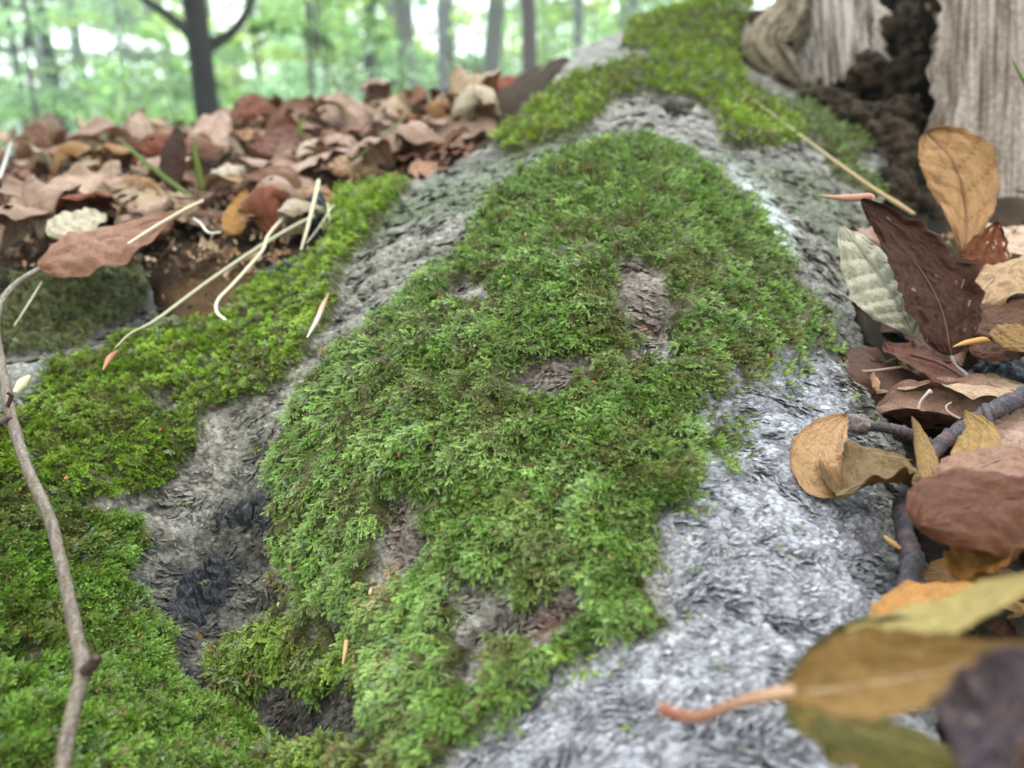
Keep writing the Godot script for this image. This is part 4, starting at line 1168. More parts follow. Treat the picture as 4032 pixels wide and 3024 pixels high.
func crusts() -> void:
	crust("upper black lumpy crust on the bark beside the central moss", [[840, 1990], [960, 1930], [1060, 1880], [1110, 1980], [1090, 2090], [980, 2130], [870, 2130], [790, 2080]], .0022, 1)
	crust("lower black lumpy crust on the bark, wetter and bluer", [[740, 2230], [830, 2170], [920, 2180], [940, 2290], [870, 2380], [780, 2480], [670, 2470], [670, 2330]], .0032, 2)
	crust("crumbly brown bark scrap below the lower black crust", [[740, 2480], [790, 2450], [800, 2500], [760, 2530]], .004, 3, "bark_scrap", lin(.20, .12, .05), lin(.34, .24, .12), "bark scrap")
	crust("rust coloured flake on the bare bark window in the moss", [[2505, 1240], [2545, 1240], [2560, 1280], [2520, 1300], [2500, 1280]], .0015, 4, "resin_flake", lin(.22, .07, .03), lin(.34, .13, .07), "bark scrap")
	crust("orange flake at the right margin of the moss", [[2470, 2010], [2530, 2000], [2550, 2040], [2500, 2070], [2470, 2050]], .002, 5, "resin_flake", lin(.42, .2, .14), lin(.55, .3, .2), "bark scrap")

# ---------- the rotten stump ----------
func slab(called: String, label: String, parent: Node3D, corners: Array, thick: float, pale: Color, deep: Color, relief: float, grain: float, seed_: int, ragged := 0.0) -> void:
	# corners: near bottom left, bottom right, top right, top left
	var p := pts(corners)
	var nu := 190
	var nv := 120
	var nz := noise(1.0, FastNoiseLite.TYPE_SIMPLEX_SMOOTH, 4, seed_)
	var across := (p[1] - p[0]).normalized()
	var up := (p[3] - p[0]).normalized()
	var n := across.cross(up).normalized()
	var v := PackedVector3Array()
	var c := PackedColorArray()
	for j in nv:
		for i in nu:
			var a := float(i) / (nu - 1)
			var b := float(j) / (nv - 1)
			var q := p[0].lerp(p[1], a).lerp(p[3].lerp(p[2], a), b)
			var w := nz.get_noise_2d(a * 3.5 + nz.get_noise_2d(b * 1.5, 7.0) * .2, b * .8)
			var s := nz.get_noise_2d(a * grain * 1.4 + w * .12, b * .9)
			var f := nz.get_noise_2d(a * grain * 6.0, b * 2.2)
			var edge: float = sin(PI * a)
			var gap := smoothstep(.18, .42, -s)
			q += n * (relief * (w * .6 + s * .12 + f * .06 - gap * .35) - relief * 2.0 * pow(1.0 - edge, 4.0))
			if ragged > 0.0:
				q += up * ragged * 1.5 * nz.get_noise_2d(a * 9.0, 50.0) * pow(1.0 - b, 3.0)
				q += across * ragged * nz.get_noise_2d(30.0, b * 6.0) * pow(absf(1.0 - 2.0 * a), 5.0) * signf(1.0 - 2.0 * a)
			v.append(q - parent.position)
			c.append(deep.lerp(pale, clampf(.66 + s * .22 + f * .55 + w * 1.1 - gap * .35 + .5 * nz.get_noise_2d(a * 9.0 + 70.0, b * 4.0), 0., 1.)))
	var front := sheet(nu, nv, v, c).surface_get_arrays(0)
	var V: PackedVector3Array = front[Mesh.ARRAY_VERTEX]
	var N: PackedVector3Array = front[Mesh.ARRAY_NORMAL]
	var C: PackedColorArray = front[Mesh.ARRAY_COLOR]
	var I: PackedInt32Array = front[Mesh.ARRAY_INDEX]
	var border := PackedInt32Array()
	for i in nu: border.append(i)
	for j in range(1, nv): border.append(j * nu + nu - 1)
	for i in range(nu - 2, -1, -1): border.append((nv - 1) * nu + i)
	for j in range(nv - 2, -1, -1): border.append(j * nu)
	var base := V.size()
	for q in border:
		V.append(v[q]); V.append(v[q] - n * thick)
		var side := (v[q] - v[nv / 2 * nu + nu / 2]).slide(n).normalized()
		N.append(side); N.append(side)
		C.append(c[q] * .8); C.append(c[q] * .8)
	for q in border.size() - 1:
		var b := base + q * 2
		I.append_array(PackedInt32Array([b, b + 1, b + 2, b + 2, b + 1, b + 3]))
	var o := put(called, pack(V, N, C, I), M.wood, parent)
	if label: o.set_meta("label", label)

func stump_wood(stump: Node3D) -> void:
	slab("wood_slab", "pale weathered slab with vertical grain at the right", stump, [[3660, 960, .66], [4420, 960, .62], [4420, -260, .74], [3690, -260, .76]], .05, lin(.54, .43, .37), lin(.11, .068, .045), .004, 24., 3, .012)
	slab("wood_slab", "brown strip of wood along the dark cleft", stump, [[3640, 720, .70], [3820, 720, .672], [3840, -260, .76], [3660, -260, .79]], .03, lin(.36, .23, .13), lin(.05, .03, .02), .005, 9., 5, .012)
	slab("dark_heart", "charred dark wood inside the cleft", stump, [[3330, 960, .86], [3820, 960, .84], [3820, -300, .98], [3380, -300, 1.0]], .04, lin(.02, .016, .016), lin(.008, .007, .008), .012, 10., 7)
	slab("wood_slab", "whitish broken wood face left of the cleft", stump, [[3140, 330, .86], [3490, 320, .83], [3480, -300, .95], [3090, -300, .98]], .07, lin(.64, .53, .47), lin(.10, .07, .055), .006, 9., 9, .02)
	var p := pts([[3150, 350, .86], [3040, 270, .85], [3010, 215, .855], [3080, 120, .87], [3120, 20, .89], [3130, -160, .93]])
	for k in p.size(): p[k] -= stump.position
	var t := func(tt: float, a: float) -> Color: return lin(.08, .055, .035).lerp(lin(.44, .34, .25), clampf(.5 + 1.3 * n_big.get_noise_2d(tt * .25, a * 1.4) + .7 * n_mid.get_noise_2d(tt * .3, a * 1.5), 0., 1.))
	var b := func(tt: float, a: float) -> float: return 1.0 + .35 * n_big.get_noise_2d(tt * .15, sin(a) * .25) + .12 * n_big.get_noise_2d(tt * .3, a * 1.2) + .10 * n_mid.get_noise_2d(tt * .5, a * .6)
	var curl := put("curled_wood", tube(p, [.010, .024, .029, .025, .020, .02], 90, 60, b, t), M.wood, stump)
	curl.set_meta("label", "curled lip of barkless wood bulging over the moss")
	for e in [[3420, 300, .83, .02, .02, .02, 31], [3560, 330, .82, .022, .026, .02, 32], [3600, 520, .78, .02, .03, .02, 33], [3640, 180, .86, .02, .03, .02, 34], [3560, 150, .88, .025, .03, .02, 35], [3400, 470, .745, .035, .014, .02, 21], [3490, 560, .715, .024, .018, .02, 22], [3540, 640, .70, .02, .022, .018, 23], [3480, 790, .62, .018, .022, .015, 24], [3600, 760, .66, .02, .03, .018, 25], [3240, 400, .80, .028, .012, .02, 26], [3560, 480, .76, .022, .02, .02, 27], [3590, 880, .62, .022, .02, .02, 28]]:
		var o := put("charred_lump", lump_mesh(Vector3(e[3], e[4], e[5]), lin(.010, .008, .007), lin(.10, .064, .042), .55, 60.0, e[6], 70, 46), M.soil, stump)
		o.position = at(e[0], e[1], e[2]) - stump.position

# ---------- the wood behind ----------
func far(x: float, d: float) -> Vector3:
	var p := at(x, 300, 1.0) - EYE
	p.y = 0
	p = p / -p.z * d
	return Vector3(p.x, ground_y(p.x, -d), -d)

var leaf_card: ArrayMesh
func tree(called: String, label: String, x: float, d: float, r: float, lean: float, col: Color, leaves: int, green: Color, low: float, high: float, opts := {}) -> void:
	var base := far(x, d)
	var o := thing(called, label, opts.get("category", "tree"), base, opts.get("group", "trees of the wood behind"))
	var top: float = opts.get("top", 9.0)
	var p := PackedVector3Array([Vector3(-lean * .25, -.3, 0), Vector3(0, 1.2, 0), Vector3(lean * .45, top * .5, 0), Vector3(lean, top, .2)])
	var bole := put("trunk", tube(p, [r * 1.35, r, r * .85, r * .5], 40, 14, func(t, a): return 1.0 + .08 * n_big.get_noise_2d(t * 8.0, sin(a) * .4 + x), func(t, a): return col * (1.0 + .35 * n_big.get_noise_2d(t * 20.0, sin(a) + x))), M.trunk, o)
	var list := []
	var nb: int = opts.get("branches", 16)
	var reach: float = opts.get("reach", 2.0)
	var lf: float = opts.get("leaf", .085)
	for b in opts.get("limbs", []):
		var lp := PackedVector3Array()
		for q in b[0]: lp.append(at(q[0], q[1], q[2]) - base)
		put("branch", plain_tube(lp, [b[1], b[1] * .7, b[1] * .5], col, col, 16, 8), M.trunk, bole)
	for k in nb:
		var h := EYE.y - base.y + rng.randf_range(low, high)
		var a := rng.randf() * TAU
		var dir := Vector3(cos(a), rng.randf_range(-.15, .3), sin(a)).normalized()
		var s := Vector3(lean * .45 * clampf((h - 1.2) / (top * .5), 0., 1.), h, 0)
		var l := reach * rng.randf_range(.5, 1.2)
		if k < 7: put("branch", plain_tube(PackedVector3Array([s, s + dir * l * .5 + Vector3(0, .05, 0), s + dir * l - Vector3(0, .1, 0)]), [r * .18, r * .1, r * .03], col, col, 8, 6), M.trunk, bole)
		var shade := rng.randf_range(.7, 1.35)
		for q in leaves / nb:
			var t := sqrt(rng.randf())
			var wide := l * .42 * (1.15 - t)
			var pos := s + dir * l * t + Vector3(rng.randfn(0, wide * .6), rng.randfn(0, l * .05) - .12 * t * t * l, rng.randfn(0, wide * .6))
			var bs := Basis.from_euler(Vector3(rng.randfn(0, .5), rng.randf() * TAU, rng.randfn(0, .5))).scaled(Vector3.ONE * lf * rng.randf_range(.7, 1.3))
			list.append([Transform3D(bs, pos), green * shade * rng.randf_range(.75, 1.3)])
	scatter("crown", leaf_card, M.green, list, o)

func wood() -> void:
	var v := PackedVector3Array([Vector3(0, 0, .5), Vector3(-.3, .08, .05), Vector3(.3, .08, .05), Vector3(0, 0, .08), Vector3(0, -.08, -.5)])
	leaf_card = pack(v, PackedVector3Array([Vector3.UP, Vector3(-.3, .95, 0), Vector3(.3, .95, 0), Vector3.UP, Vector3.UP]), PackedColorArray([Color.WHITE, Color.WHITE, Color.WHITE, Color.WHITE, Color.WHITE]), PackedInt32Array([0, 1, 3, 0, 3, 2, 1, 4, 3, 3, 4, 2]))
	var lime := lin(.36, .50, .12)
	var mid := lin(.22, .38, .11)
	var blue := lin(.24, .37, .20)
	var grey := lin(.26, .25, .25)
	tree("dark_tree", "dark trunk with two limbs rising in a V, boldest trunk on the left", 800, 5.2, .068, .0, lin(.05, .044, .044), 900, lime, .75, 2.5, {"limbs": [[[[795, 170, 5.2], [700, 90, 5.25], [560, -10, 5.3]], .055], [[[830, 180, 5.2], [930, 110, 5.15], [1010, -30, 5.1]], .042]]})
	tree("slim_tree", "slim dark trunk near the left edge half lost in leaves", 215, 9.5, .07, -.2, lin(.06, .06, .065), 2200, mid, -1.2, 2.5)
	tree("slim_tree", "faint thin trunk at the far left behind the sprays", 60, 13, .07, .2, lin(.09, .09, .09), 2000, blue, -1.5, 2.5)
	tree("grey_tree", "bent slim trunk left of the stout grey ones, crossed by a stem", 1440, 9.5, .065, .5, lin(.07, .07, .075), 700, mid, .8, 3.0)
	tree("grey_tree", "stout mossy grey trunk left of centre", 1620, 11, .115, -.3, grey, 600, lime, .9, 3.0)
	tree("grey_tree", "pale slim trunk right of the mossy grey trunk", 1740, 15, .10, .1, lin(.24, .24, .26), 500, blue, 1.4, 4.0)
	tree("grey_tree", "leaning grey trunk in the middle of the background", 1900, 11, .115, .7, grey, 500, lime, 1.0, 3.0)
	tree("brown_tree", "reddish brown trunk between the bright sky gaps", 2095, 9.5, .09, -.25, lin(.16, .12, .12), 400, mid, 1.0, 3.0)
	tree("pale_tree", "pale thin trunk meeting the root's mossy shoulder", 2265, 12, .075, .1, lin(.26, .26, .27), 900, mid, .2, 3.0)
	tree("pale_tree", "faint grey trunk highest at the right of the wood", 2480, 16, .10, 0., lin(.2, .2, .21), 1500, blue, -.5, 3.0)
	var sap := {"category": "sapling", "group": "leafy saplings under the trees", "top": 2.6, "reach": 1.1, "branches": 14, "leaf": .07}
	tree("sapling", "lime green sapling filling the gap right of the dark trunk", 1010, 10, .02, .1, grey, 1800, lime * 1.1, -.9, .6, sap)
	tree("sapling", "grey green sapling at the left edge low over the litter", 120, 5.5, .015, .1, grey, 1500, blue, -.6, .35, sap)
	tree("sapling", "green sapling left of the dark trunk", 560, 7.5, .018, -.1, grey, 2000, mid, -.8, .6, sap)
	tree("sapling", "bluish sapling behind the litter's skyline in the middle", 1260, 8.5, .018, .1, grey, 2000, blue * 1.2, -.9, .45, sap)
	tree("sapling", "low green sapling between the grey trunks", 1780, 12, .02, 0., grey, 1800, mid, -1.4, .3, sap)
	tree("sapling", "bright sapling behind the brown trunk", 2080, 14, .02, 0., grey, 1800, lime, -1.5, .4, sap)
	tree("sapling", "soft green sapling near the root's shoulder", 2330, 11, .02, 0., grey, 1600, blue, -1.0, .5, sap)
	tree("sapling", "dark green overhanging spray left of the mossy grey trunk", 1230, 5, .012, .1, grey, 420, mid * .8, .22, .55, {"category": "sapling", "group": "leafy saplings under the trees", "top": 2.0, "reach": .55, "branches": 8, "leaf": .06})
	tree("sapling", "lime sapling far behind the left edge", 330, 14, .02, 0., grey, 2200, lime, -1.4, 1.0, sap)
	# the wood goes on beside and behind the camera, so that light comes down from above
	for k in 9:
		var a := deg_to_rad(62.0 + 29.5 * k)
		var dd: float = [6.0, 8.0, 7.0, 6.5, 8.0, 7.5, 6.5, 8.0, 6.0][k]
		var base := Vector3(sin(a) * dd, 0, -cos(a) * dd)
		base.y = ground_y(base.x, base.z)
		var o := thing("surrounding_tree", "leafy beech standing outside the picture, beside or behind the camera", "tree", base, "trees around the camera")
		put("trunk", plain_tube(PackedVector3Array([Vector3(0, -.3, 0), Vector3(0, 3, 0), Vector3(.1, 9, 0)]), [.2, .16, .08], grey, grey, 10, 10), M.trunk, o)
		var list := []
		for q in 2600:
			var h := rng.randf_range(-.6, 8.5)
			var w: float = 2.6 * (1.0 - h * .06)
			list.append([Transform3D(Basis.from_euler(Vector3(rng.randfn(0, .5), rng.randf() * TAU, rng.randfn(0, .5))).scaled(Vector3.ONE * rng.randf_range(.25, .42)), Vector3(rng.randfn(0, w * .5), h, rng.randfn(0, w * .5))), mid * rng.randf_range(.6, 1.)])
		scatter("crown", leaf_card, M.green, list, o)
	# the next row of trees, too far for their limbs to be told apart
	for k in 21:
		var x := -500.0 + 3300.0 * k / 20.0 + rng.randf_range(-60, 60)
		var d := rng.randf_range(15, 30)
		var open: float = 1.0 - exp(-pow((x - 1780.0) / 560.0, 2.0))
		tree("far_tree", "%s hazy tree far back, %s" % [["lime green", "mid green", "dusky green"][k % 3], "past the left edge of the picture" if x < 60.0 else "behind the slim dark trunk" if x < 430.0 else "left of the dark forked trunk" if x < 760.0 else "right of the dark forked trunk" if x < 1130.0 else "left of the bent slim trunk" if x < 1440.0 else "between the grey trunks" if x < 1850.0 else "around the brown trunk" if x < 2180.0 else "behind the mossy crest of the root"], x, d, rng.randf_range(.08, .16), rng.randf_range(-.6, .6), lin(.16, .16, .165), int(5200 * (.7 + .3 * open)), [lime, mid, blue][k % 3], -3.0, lerpf(1.1, 5.0, open), {"reach": 3.0, "leaf": .20, "branches": 26, "group": "hazy trees at the back of the wood"})

func _ready() -> void:
	rng.seed = 20
	# camera
	var cam := Camera3D.new()
	cam.name = "camera"
	var lens := CameraAttributesPhysical.new()
	lens.frustum_focal_length = 12.0 / tan(deg_to_rad(25.0))
	lens.frustum_focus_distance = .305
	lens.exposure_aperture = 7.4
	lens.frustum_near = .02
	lens.frustum_far = 300.0
	cam.attributes = lens
	cam.fov = 50.0
	cam.near = .02
	cam.far = 300.0
	cam.transform = Transform3D(eye_basis, EYE)
	add_child(cam)
	cam.current = true
	# overcast daylight
	var env := Environment.new()
	env.background_mode = Environment.BG_SKY
	var sky := Sky.new()
	var pm := ProceduralSkyMaterial.new()
	pm.sky_top_color = Color(.93, .97, 1.0)
	pm.sky_horizon_color = Color(.80, .83, .83)
	pm.sky_curve = .35
	pm.ground_bottom_color = Color(.16, .18, .10)
	pm.ground_horizon_color = Color(.30, .36, .24)
	pm.sky_energy_multiplier = 2.3
	sky.sky_material = pm
	env.sky = sky
	env.tonemap_mode = Environment.TONE_MAPPER_LINEAR
	env.tonemap_exposure = 1.06
	env.fog_enabled = true
	env.fog_density = .007
	env.fog_light_color = Color(.95, 1.0, .96)
	env.sdfgi_enabled = true
	env.ssao_enabled = true
	env.ssil_enabled = true
	var we := WorldEnvironment.new()
	we.name = "environment"
	we.environment = env
	add_child(we)
	var sun := DirectionalLight3D.new()
	sun.name = "sun"
	sun.light_energy = .45
	sun.light_color = Color(1.0, .98, .94)
	sun.light_angular_distance = 25.0
	sun.shadow_enabled = true
	sun.rotation_degrees = Vector3(-62, -38, 0)
	add_child(sun)

	var t0 := Time.get_ticks_msec()
	materials()
	build_field()
	print("field ", Time.get_ticks_msec() - t0)
	regions()
	print("regions ", Time.get_ticks_msec() - t0)
	build_ground()
	var stump := thing("rotten_stump", "weathered rotten beech stump with a broad bark covered root", "tree stump", at(3300, 330, .86))
	stump.position = Vector3.ZERO
	build_root(stump)
	stump_wood(stump)
	bark_flakes(stump)
	print("root ", Time.get_ticks_msec() - t0)
	wood()
	print("wood ", Time.get_ticks_msec() - t0)
	all_moss()
	print("moss ", Time.get_ticks_msec() - t0)
	crusts()
	stones()
	right_leaves()
	left_leaves()
	litter()
	twigs()
	print("done ", Time.get_ticks_msec() - t0)

func regions() -> void:
	paint("root", [[-700, 1500], [0, 1400], [60, 1080], [300, 1080], [560, 1060], [620, 1250], [900, 1280], [1150, 1080], [1280, 960], [1330, 780], [1640, 720], [1880, 600], [2060, 470], [2230, 260], [2400, 60], [2900, 40], [3140, 330], [3480, 520], [3500, 720], [3420, 900], [3330, 1150], [3420, 1400], [3420, 1560], [3560, 1800], [3560, 2050], [3700, 2300], [3700, 3300], [3000, 3700], [400, 3700], [-700, 3500]])
	paint("central", [[2480, 545], [2650, 590], [2800, 690], [2960, 850], [3070, 1010], [3150, 1200], [3190, 1340], [3120, 1390], [3040, 1370], [2990, 1430], [2830, 1480], [2860, 1570], [2730, 1610], [2740, 1760], [2900, 1790], [2720, 1830], [2740, 1960], [2600, 2000], [2560, 2120], [2600, 2230], [2500, 2260], [2640, 2430], [2640, 2510], [2300, 2570], [2150, 2620], [2110, 2720], [1950, 2880], [1700, 3040], [1560, 3040], [1520, 2860], [1500, 2700], [1400, 2500], [1200, 2340], [1130, 2260], [1085, 2120], [1100, 2000], [1085, 1850], [1110, 1700], [1210, 1560], [1330, 1420], [1450, 1300], [1600, 1180], [1700, 1080], [1830, 1000], [1870, 900], [1960, 770], [2150, 650]])
	paint("fold", [[1560, 1500], [1750, 1460], [2000, 1480], [2350, 1400], [2700, 1410], [2960, 1420], [2830, 1480], [2500, 1500], [2250, 1560], [1900, 1620], [1700, 1660], [1600, 1580]])
	soften("fold", 2)
	for d in [[[1480, 2290], [1590, 2270], [1650, 2330], [1620, 2400], [1520, 2410]], [[1450, 2510], [1530, 2500], [1530, 2600], [1460, 2610]], [[1040, 2270], [1110, 2240], [1150, 2300], [1090, 2340]], [[830, 2590], [900, 2530], [930, 2570], [860, 2640]], [[1560, 2580], [1640, 2560], [1640, 2650], [1580, 2660]], [[2330, 2220], [2420, 2210], [2420, 2260], [2330, 2270]], [[1270, 1370], [1330, 1350], [1330, 1400]]]: paint("dead", d)
	soften("dead", 1)
	for h in [[[2420, 1050], [2490, 1020], [2560, 1060], [2600, 1130], [2660, 1190], [2630, 1270], [2660, 1340], [2590, 1390], [2540, 1330], [2470, 1320], [2450, 1240], [2390, 1190], [2440, 1120]], [[2030, 1440], [2110, 1420], [2160, 1370], [2240, 1400], [2320, 1390], [2300, 1450], [2330, 1500], [2220, 1520], [2180, 1580], [2100, 1530], [2030, 1560], [2060, 1490]], [[1770, 1160], [1830, 1090], [1900, 1110], [1950, 1090], [1930, 1170], [1940, 1210], [1850, 1200], [1800, 1220]], [[1540, 1950], [1690, 1960], [1680, 2110], [1640, 2290], [1450, 2320], [1490, 2120]], [[1790, 2340], [1930, 2270], [2040, 2360], [2020, 2530], [1900, 2580], [1800, 2480]], [[2050, 2430], [2160, 2310], [2320, 2290], [2330, 2400], [2190, 2510], [2070, 2600]], [[1810, 2590], [1960, 2560], [1950, 2720], [1830, 2720]], [[2420, 1360], [2660, 1390], [2660, 1440], [2430, 1420]]]:
		paint("central", h, 0.0)
	paint("left", [[-300, 1640], [60, 1660], [230, 1430], [400, 1400], [560, 1330], [700, 1300], [900, 1270], [1000, 1150], [1150, 1060], [1300, 1000], [1320, 780], [1480, 740], [1640, 725], [1560, 830], [1490, 900], [1400, 1000], [1350, 1090], [1330, 1250], [1250, 1350], [1150, 1490], [1000, 1570], [850, 1610], [800, 1710], [720, 1850], [600, 1920], [450, 1960], [300, 1970], [150, 1930], [-300, 1960]])
	paint("left", [[600, 1560], [680, 1540], [700, 1620], [630, 1640]], 0.0)
	paint("lower", [[-300, 1950], [150, 1930], [330, 2000], [560, 2060], [570, 2150], [480, 2250], [520, 2330], [620, 2430], [640, 2560], [640, 2680], [720, 2730], [860, 2790], [960, 2830], [1030, 2900], [1060, 3100], [-300, 3100]])
	paint("lower", [[-20, 2580], [130, 2560], [140, 2680], [-20, 2660]], 0.0)
	paint("under", [[830, 2560], [800, 2700], [880, 2740], [1050, 2720], [1100, 2640], [1250, 2700], [1440, 2700], [1450, 2580], [1320, 2470], [1190, 2370], [1110, 2390], [1010, 2430], [900, 2510]])
	paint("under", [[1100, 2960], [1300, 2920], [1500, 2930], [1560, 3060], [1060, 3060]])
	paint("ridge", [[2520, -40], [2470, 150], [2440, 195], [2600, 220], [2450, 260], [2230, 320], [2150, 390], [1950, 570], [2020, 610], [2300, 520], [2420, 400], [2560, 370], [2760, 410], [2850, 560], [3000, 590], [3150, 560], [3120, 480], [2960, 390], [2900, 290], [2920, 120], [2960, 30], [3000, -40]])
	paint("ledge", [[2900, 320], [3010, 380], [3200, 430], [3380, 460], [3470, 540], [3360, 640], [3240, 610], [3100, 500], [2970, 400]])
	paint("ledge", [[3130, 330], [3300, 290], [3360, 340], [3200, 390]])
	paint("ledge", [[3480, 270], [3640, 230], [3640, 420], [3500, 400]])
	paint("ledge", [[3220, 640], [3330, 650], [3480, 730], [3430, 790], [3300, 720]])
	paint("hollow", [[-200, 1090], [250, 1080], [560, 1060], [610, 1120], [560, 1230], [420, 1290], [330, 1390], [120, 1400], [-200, 1440]])
	for f in [[[2740, 1600], [2900, 1580], [2960, 1700], [2900, 1860], [2740, 1850]], [[2600, 1880], [2800, 1900], [2760, 2010], [2620, 2060]], [[2580, 2080], [2700, 2100], [2700, 2240], [2600, 2250]], [[2620, 2380], [2740, 2400], [2720, 2520], [2620, 2520]], [[2960, 1400], [3160, 1370], [3150, 1480], [2990, 1520]], [[2150, 2600], [2400, 2560], [2380, 2640], [2180, 2720]], [[3140, 1150], [3240, 1200], [3260, 1360], [3190, 1400]]]: paint("fringe", f, .78)
	paint("fringe", [[3150, 1100], [3220, 1180], [3270, 1330], [3250, 1380], [3190, 1350], [3170, 1220]])
	paint("fringe", [[2780, 1480], [2950, 1440], [3010, 1500], [2900, 1560], [2800, 1560]])
	paint("fringe", [[3330, 1100], [3390, 1110], [3380, 1190], [3320, 1170]])
	paint("fringe", [[2980, 2120], [3080, 2100], [3090, 2150], [3000, 2160]])
	# flecks of moss that have settled here and there on the bare bark
	var fr: PackedFloat32Array = masks.fringe
	for j in MH:
		for i in MW:
			var x := MX0 + i * MS
			var z := MZ0 + j * MS
			if masks.root[j * MW + i] > .5 and n_edge.get_noise_2d(x * .9 + 31.0, z * .9) > .47 and n_big.get_noise_2d(x, z) > -.15: fr[j * MW + i] = 1.3
	masks.fringe = fr
	for k in ["central", "left", "lower", "under", "ridge", "ledge", "hollow", "fringe"]: soften(k, 2)
	paint("film", [[1900, 620], [2300, 530], [2180, 640], [1950, 760], [1850, 850], [1560, 900], [1430, 980], [1500, 880], [1650, 740]], .85)
	paint("film", [[2150, 400], [2250, 280], [2450, 200], [2500, 320], [2300, 420]], .6)
	paint("film", [[2750, 560], [2950, 620], [3250, 700], [3420, 900], [3300, 1000], [3100, 820], [2900, 680]], .6)
	paint("film", [[560, 1200], [1000, 1250], [600, 1400], [450, 1400]], .5)
	paint("film", [[1330, 930], [1450, 960], [1800, 850], [1650, 1050], [1400, 1230], [1330, 1200]], .25)
	paint("pale", [[2870, 620], [2980, 700], [3120, 900], [3180, 1060], [3110, 1050], [3010, 900], [2900, 740]], .9)
	paint("cool", [[2700, 1480], [3050, 1380], [3260, 1400], [3420, 1700], [3420, 2000], [3600, 2250], [3750, 3300], [1400, 3500], [1900, 2900], [2300, 2580], [2650, 2480], [2600, 2200], [2600, 2000], [2750, 1700]], 1.0)
	paint("red", [[2080, 2440], [2170, 2340], [2300, 2310], [2300, 2400], [2170, 2490], [2080, 2580]], .95)
	for h in [[[2420, 1050], [2490, 1020], [2560, 1060], [2600, 1130], [2660, 1190], [2630, 1270], [2660, 1340], [2590, 1390], [2540, 1330], [2470, 1320], [2450, 1240], [2390, 1190], [2440, 1120]], [[2030, 1440], [2110, 1420], [2160, 1370], [2240, 1400], [2320, 1390], [2300, 1450], [2330, 1500], [2220, 1520], [2180, 1580], [2100, 1530], [2030, 1560], [2060, 1490]]]: paint("red", h, .4)
	paint("red", [[1540, 1990], [1660, 1980], [1640, 2100], [1610, 2260], [1480, 2280], [1530, 2120]], .5)
	paint("dark", [[800, 2100], [1080, 2050], [1120, 2180], [980, 2300], [820, 2200]], .75)
	paint("dark", [[620, 2300], [760, 2120], [960, 1900], [1110, 1850], [1120, 2000], [960, 2180], [820, 2420], [660, 2520]], .85)
	paint("dark", [[650, 2400], [900, 2330], [1100, 2350], [1000, 2440], [860, 2520], [800, 2680], [680, 2660], [600, 2480]], .75)
	paint("dark", [[1000, 2780], [1480, 2760], [1520, 2860], [1100, 2900], [950, 2830], [820, 2760]], .9)
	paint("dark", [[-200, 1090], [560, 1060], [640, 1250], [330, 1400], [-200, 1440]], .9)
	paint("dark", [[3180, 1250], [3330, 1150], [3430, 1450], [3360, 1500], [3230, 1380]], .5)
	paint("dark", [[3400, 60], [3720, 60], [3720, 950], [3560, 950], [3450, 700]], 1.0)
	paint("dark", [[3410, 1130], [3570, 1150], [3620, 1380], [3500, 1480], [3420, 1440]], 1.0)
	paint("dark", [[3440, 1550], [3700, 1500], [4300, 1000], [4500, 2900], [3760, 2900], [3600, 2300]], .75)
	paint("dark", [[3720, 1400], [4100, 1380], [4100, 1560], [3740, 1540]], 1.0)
	paint("pit", [[2610, 412], [2660, 400], [2725, 408], [2715, 450], [2640, 456]])
	paint("earth", [[500, 1180], [640, 1090], [820, 1040], [1150, 1040], [1000, 1180], [760, 1270], [520, 1280]], 1.0)
	for k in ["film", "pale", "cool", "red", "dark", "earth", "root"]: soften(k, 4)
	var m := PackedFloat32Array()
	m.resize(MW * MH)
	for k in ["central", "left", "lower", "under", "ridge", "ledge", "hollow", "fringe"]:
		var a: PackedFloat32Array = masks[k]
		for i in a.size(): m[i] = maxf(m[i], minf(a[i], 1.0) * (.6 if k == "fringe" else 1.0))
	masks.moss = m

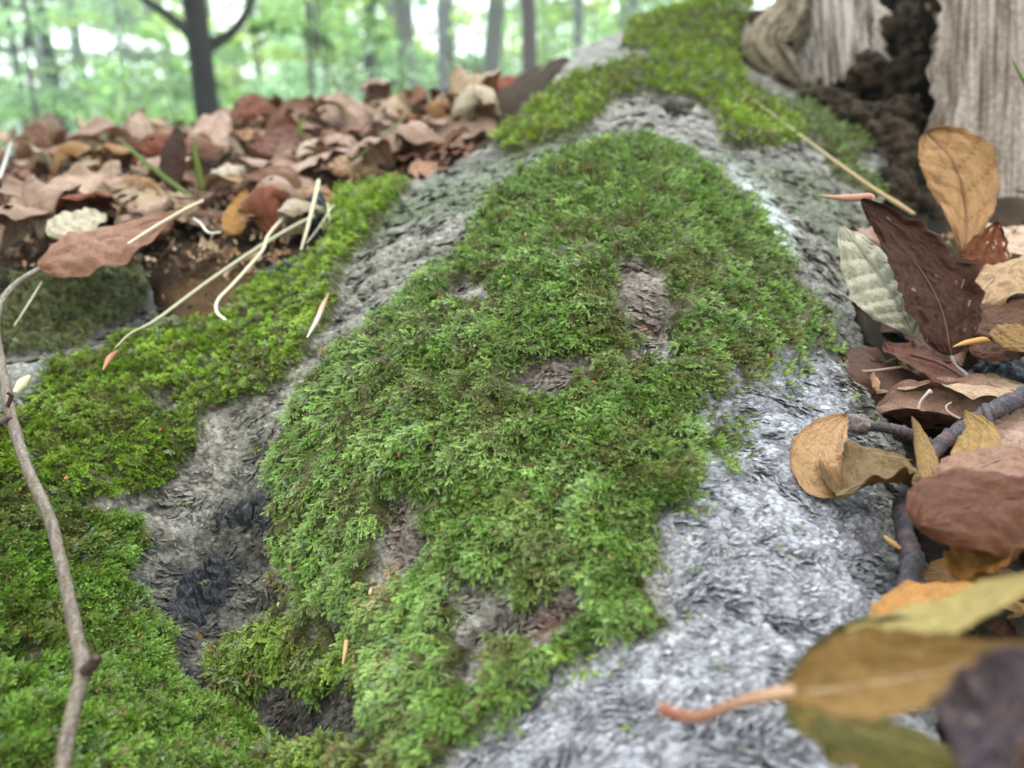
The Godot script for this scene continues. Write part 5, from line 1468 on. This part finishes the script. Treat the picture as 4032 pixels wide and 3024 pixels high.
func all_moss() -> void:
	var feather := [moss_shoot(1, .0062, .0011, 2), moss_shoot(2, .0074, .00105, 3), moss_shoot(3, .0050, .00115, 1), moss_shoot(4, .0070, .0010, 3), moss_shoot(8, .0058, .0012, 2)]
	var tuft := [moss_shoot(5, .0052, .0012, 3), moss_shoot(6, .0045, .0013, 2), moss_shoot(7, .0055, .00115, 4)]
	moss_patch("moss_mat", "thick feathery green moss mat over the middle of the root", "central", .00112, Vector2(.55, 1.15), lin(.155, .275, .04), lin(.32, .46, .145), feather, .3)
	moss_patch("moss_carpet", "bright yellow green moss carpet on the left slope above the grey bark", "left", .0014, Vector2(.7, 1.15), lin(.17, .30, .015), lin(.29, .43, .04), tuft, .9)
	moss_patch("moss_carpet", "deep green moss carpet in the lower left behind the thorny cane", "lower", .0013, Vector2(.8, 1.35), lin(.13, .24, .02), lin(.20, .32, .06), tuft + [feather[0], feather[2]], .75)
	moss_patch("moss_tuft", "loose leafy moss tufts hanging over the dark gap at the bottom", "under", .0017, Vector2(.9, 1.6), lin(.15, .26, .02), lin(.24, .34, .06), feather + tuft, .55)
	moss_patch("ridge_moss", "yellow green moss over the crest of the root up to the stump", "ridge", .0022, Vector2(.9, 1.5), lin(.20, .33, .015), lin(.31, .43, .03), tuft, .9)
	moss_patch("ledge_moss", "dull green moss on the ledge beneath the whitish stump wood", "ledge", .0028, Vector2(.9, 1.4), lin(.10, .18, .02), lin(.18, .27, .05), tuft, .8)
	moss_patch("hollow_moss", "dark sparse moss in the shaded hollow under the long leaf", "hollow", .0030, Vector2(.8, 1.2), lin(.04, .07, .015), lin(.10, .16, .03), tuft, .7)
	moss_patch("dead_moss", "straw coloured dead moss tufts around the bare crack in the mat", "dead", .0016, Vector2(.8, 1.4), lin(.34, .24, .09), lin(.52, .40, .20), feather, .45)
	var bits := []
	for k in 150:
		var p := hit(rng.randf_range(0, 3200), rng.randf_range(700, 2950))
		if mask(masks.moss, p.x, p.z) < .5: continue
		bits.append([Transform3D(Basis.from_euler(Vector3(rng.randf_range(-.8, .8), rng.randf() * TAU, rng.randf_range(-.8, .8))).scaled(Vector3(rng.randf_range(.3, .6), 1., rng.randf_range(.8, 2.)) * rng.randf_range(.0008, .0022)), p + HN(p.x, p.z) * rng.randf_range(.006, .010)), [lin(.34, .16, .07), lin(.5, .38, .24), lin(.2, .1, .05), lin(.3, .2, .1), lin(.42, .2, .06)][rng.randi() % 5]])
	var bit := scatter("moss_debris", lump_mesh(Vector3(.5, .3, .6), Color.WHITE, lin(.7, .65, .6), .3, 1.5, 77, 9, 6), M.stalk, bits)
	tag(bit, "small brown and cream bud scales caught on the moss", "plant debris", "", "stuff")
	moss_patch("moss_fringe", "small straggling moss wisps on the bark right of the thick mat", "fringe", .0026, Vector2(.7, 1.3), lin(.19, .30, .02), lin(.28, .40, .08), feather, .3, Vector3(.7, 0, .1))
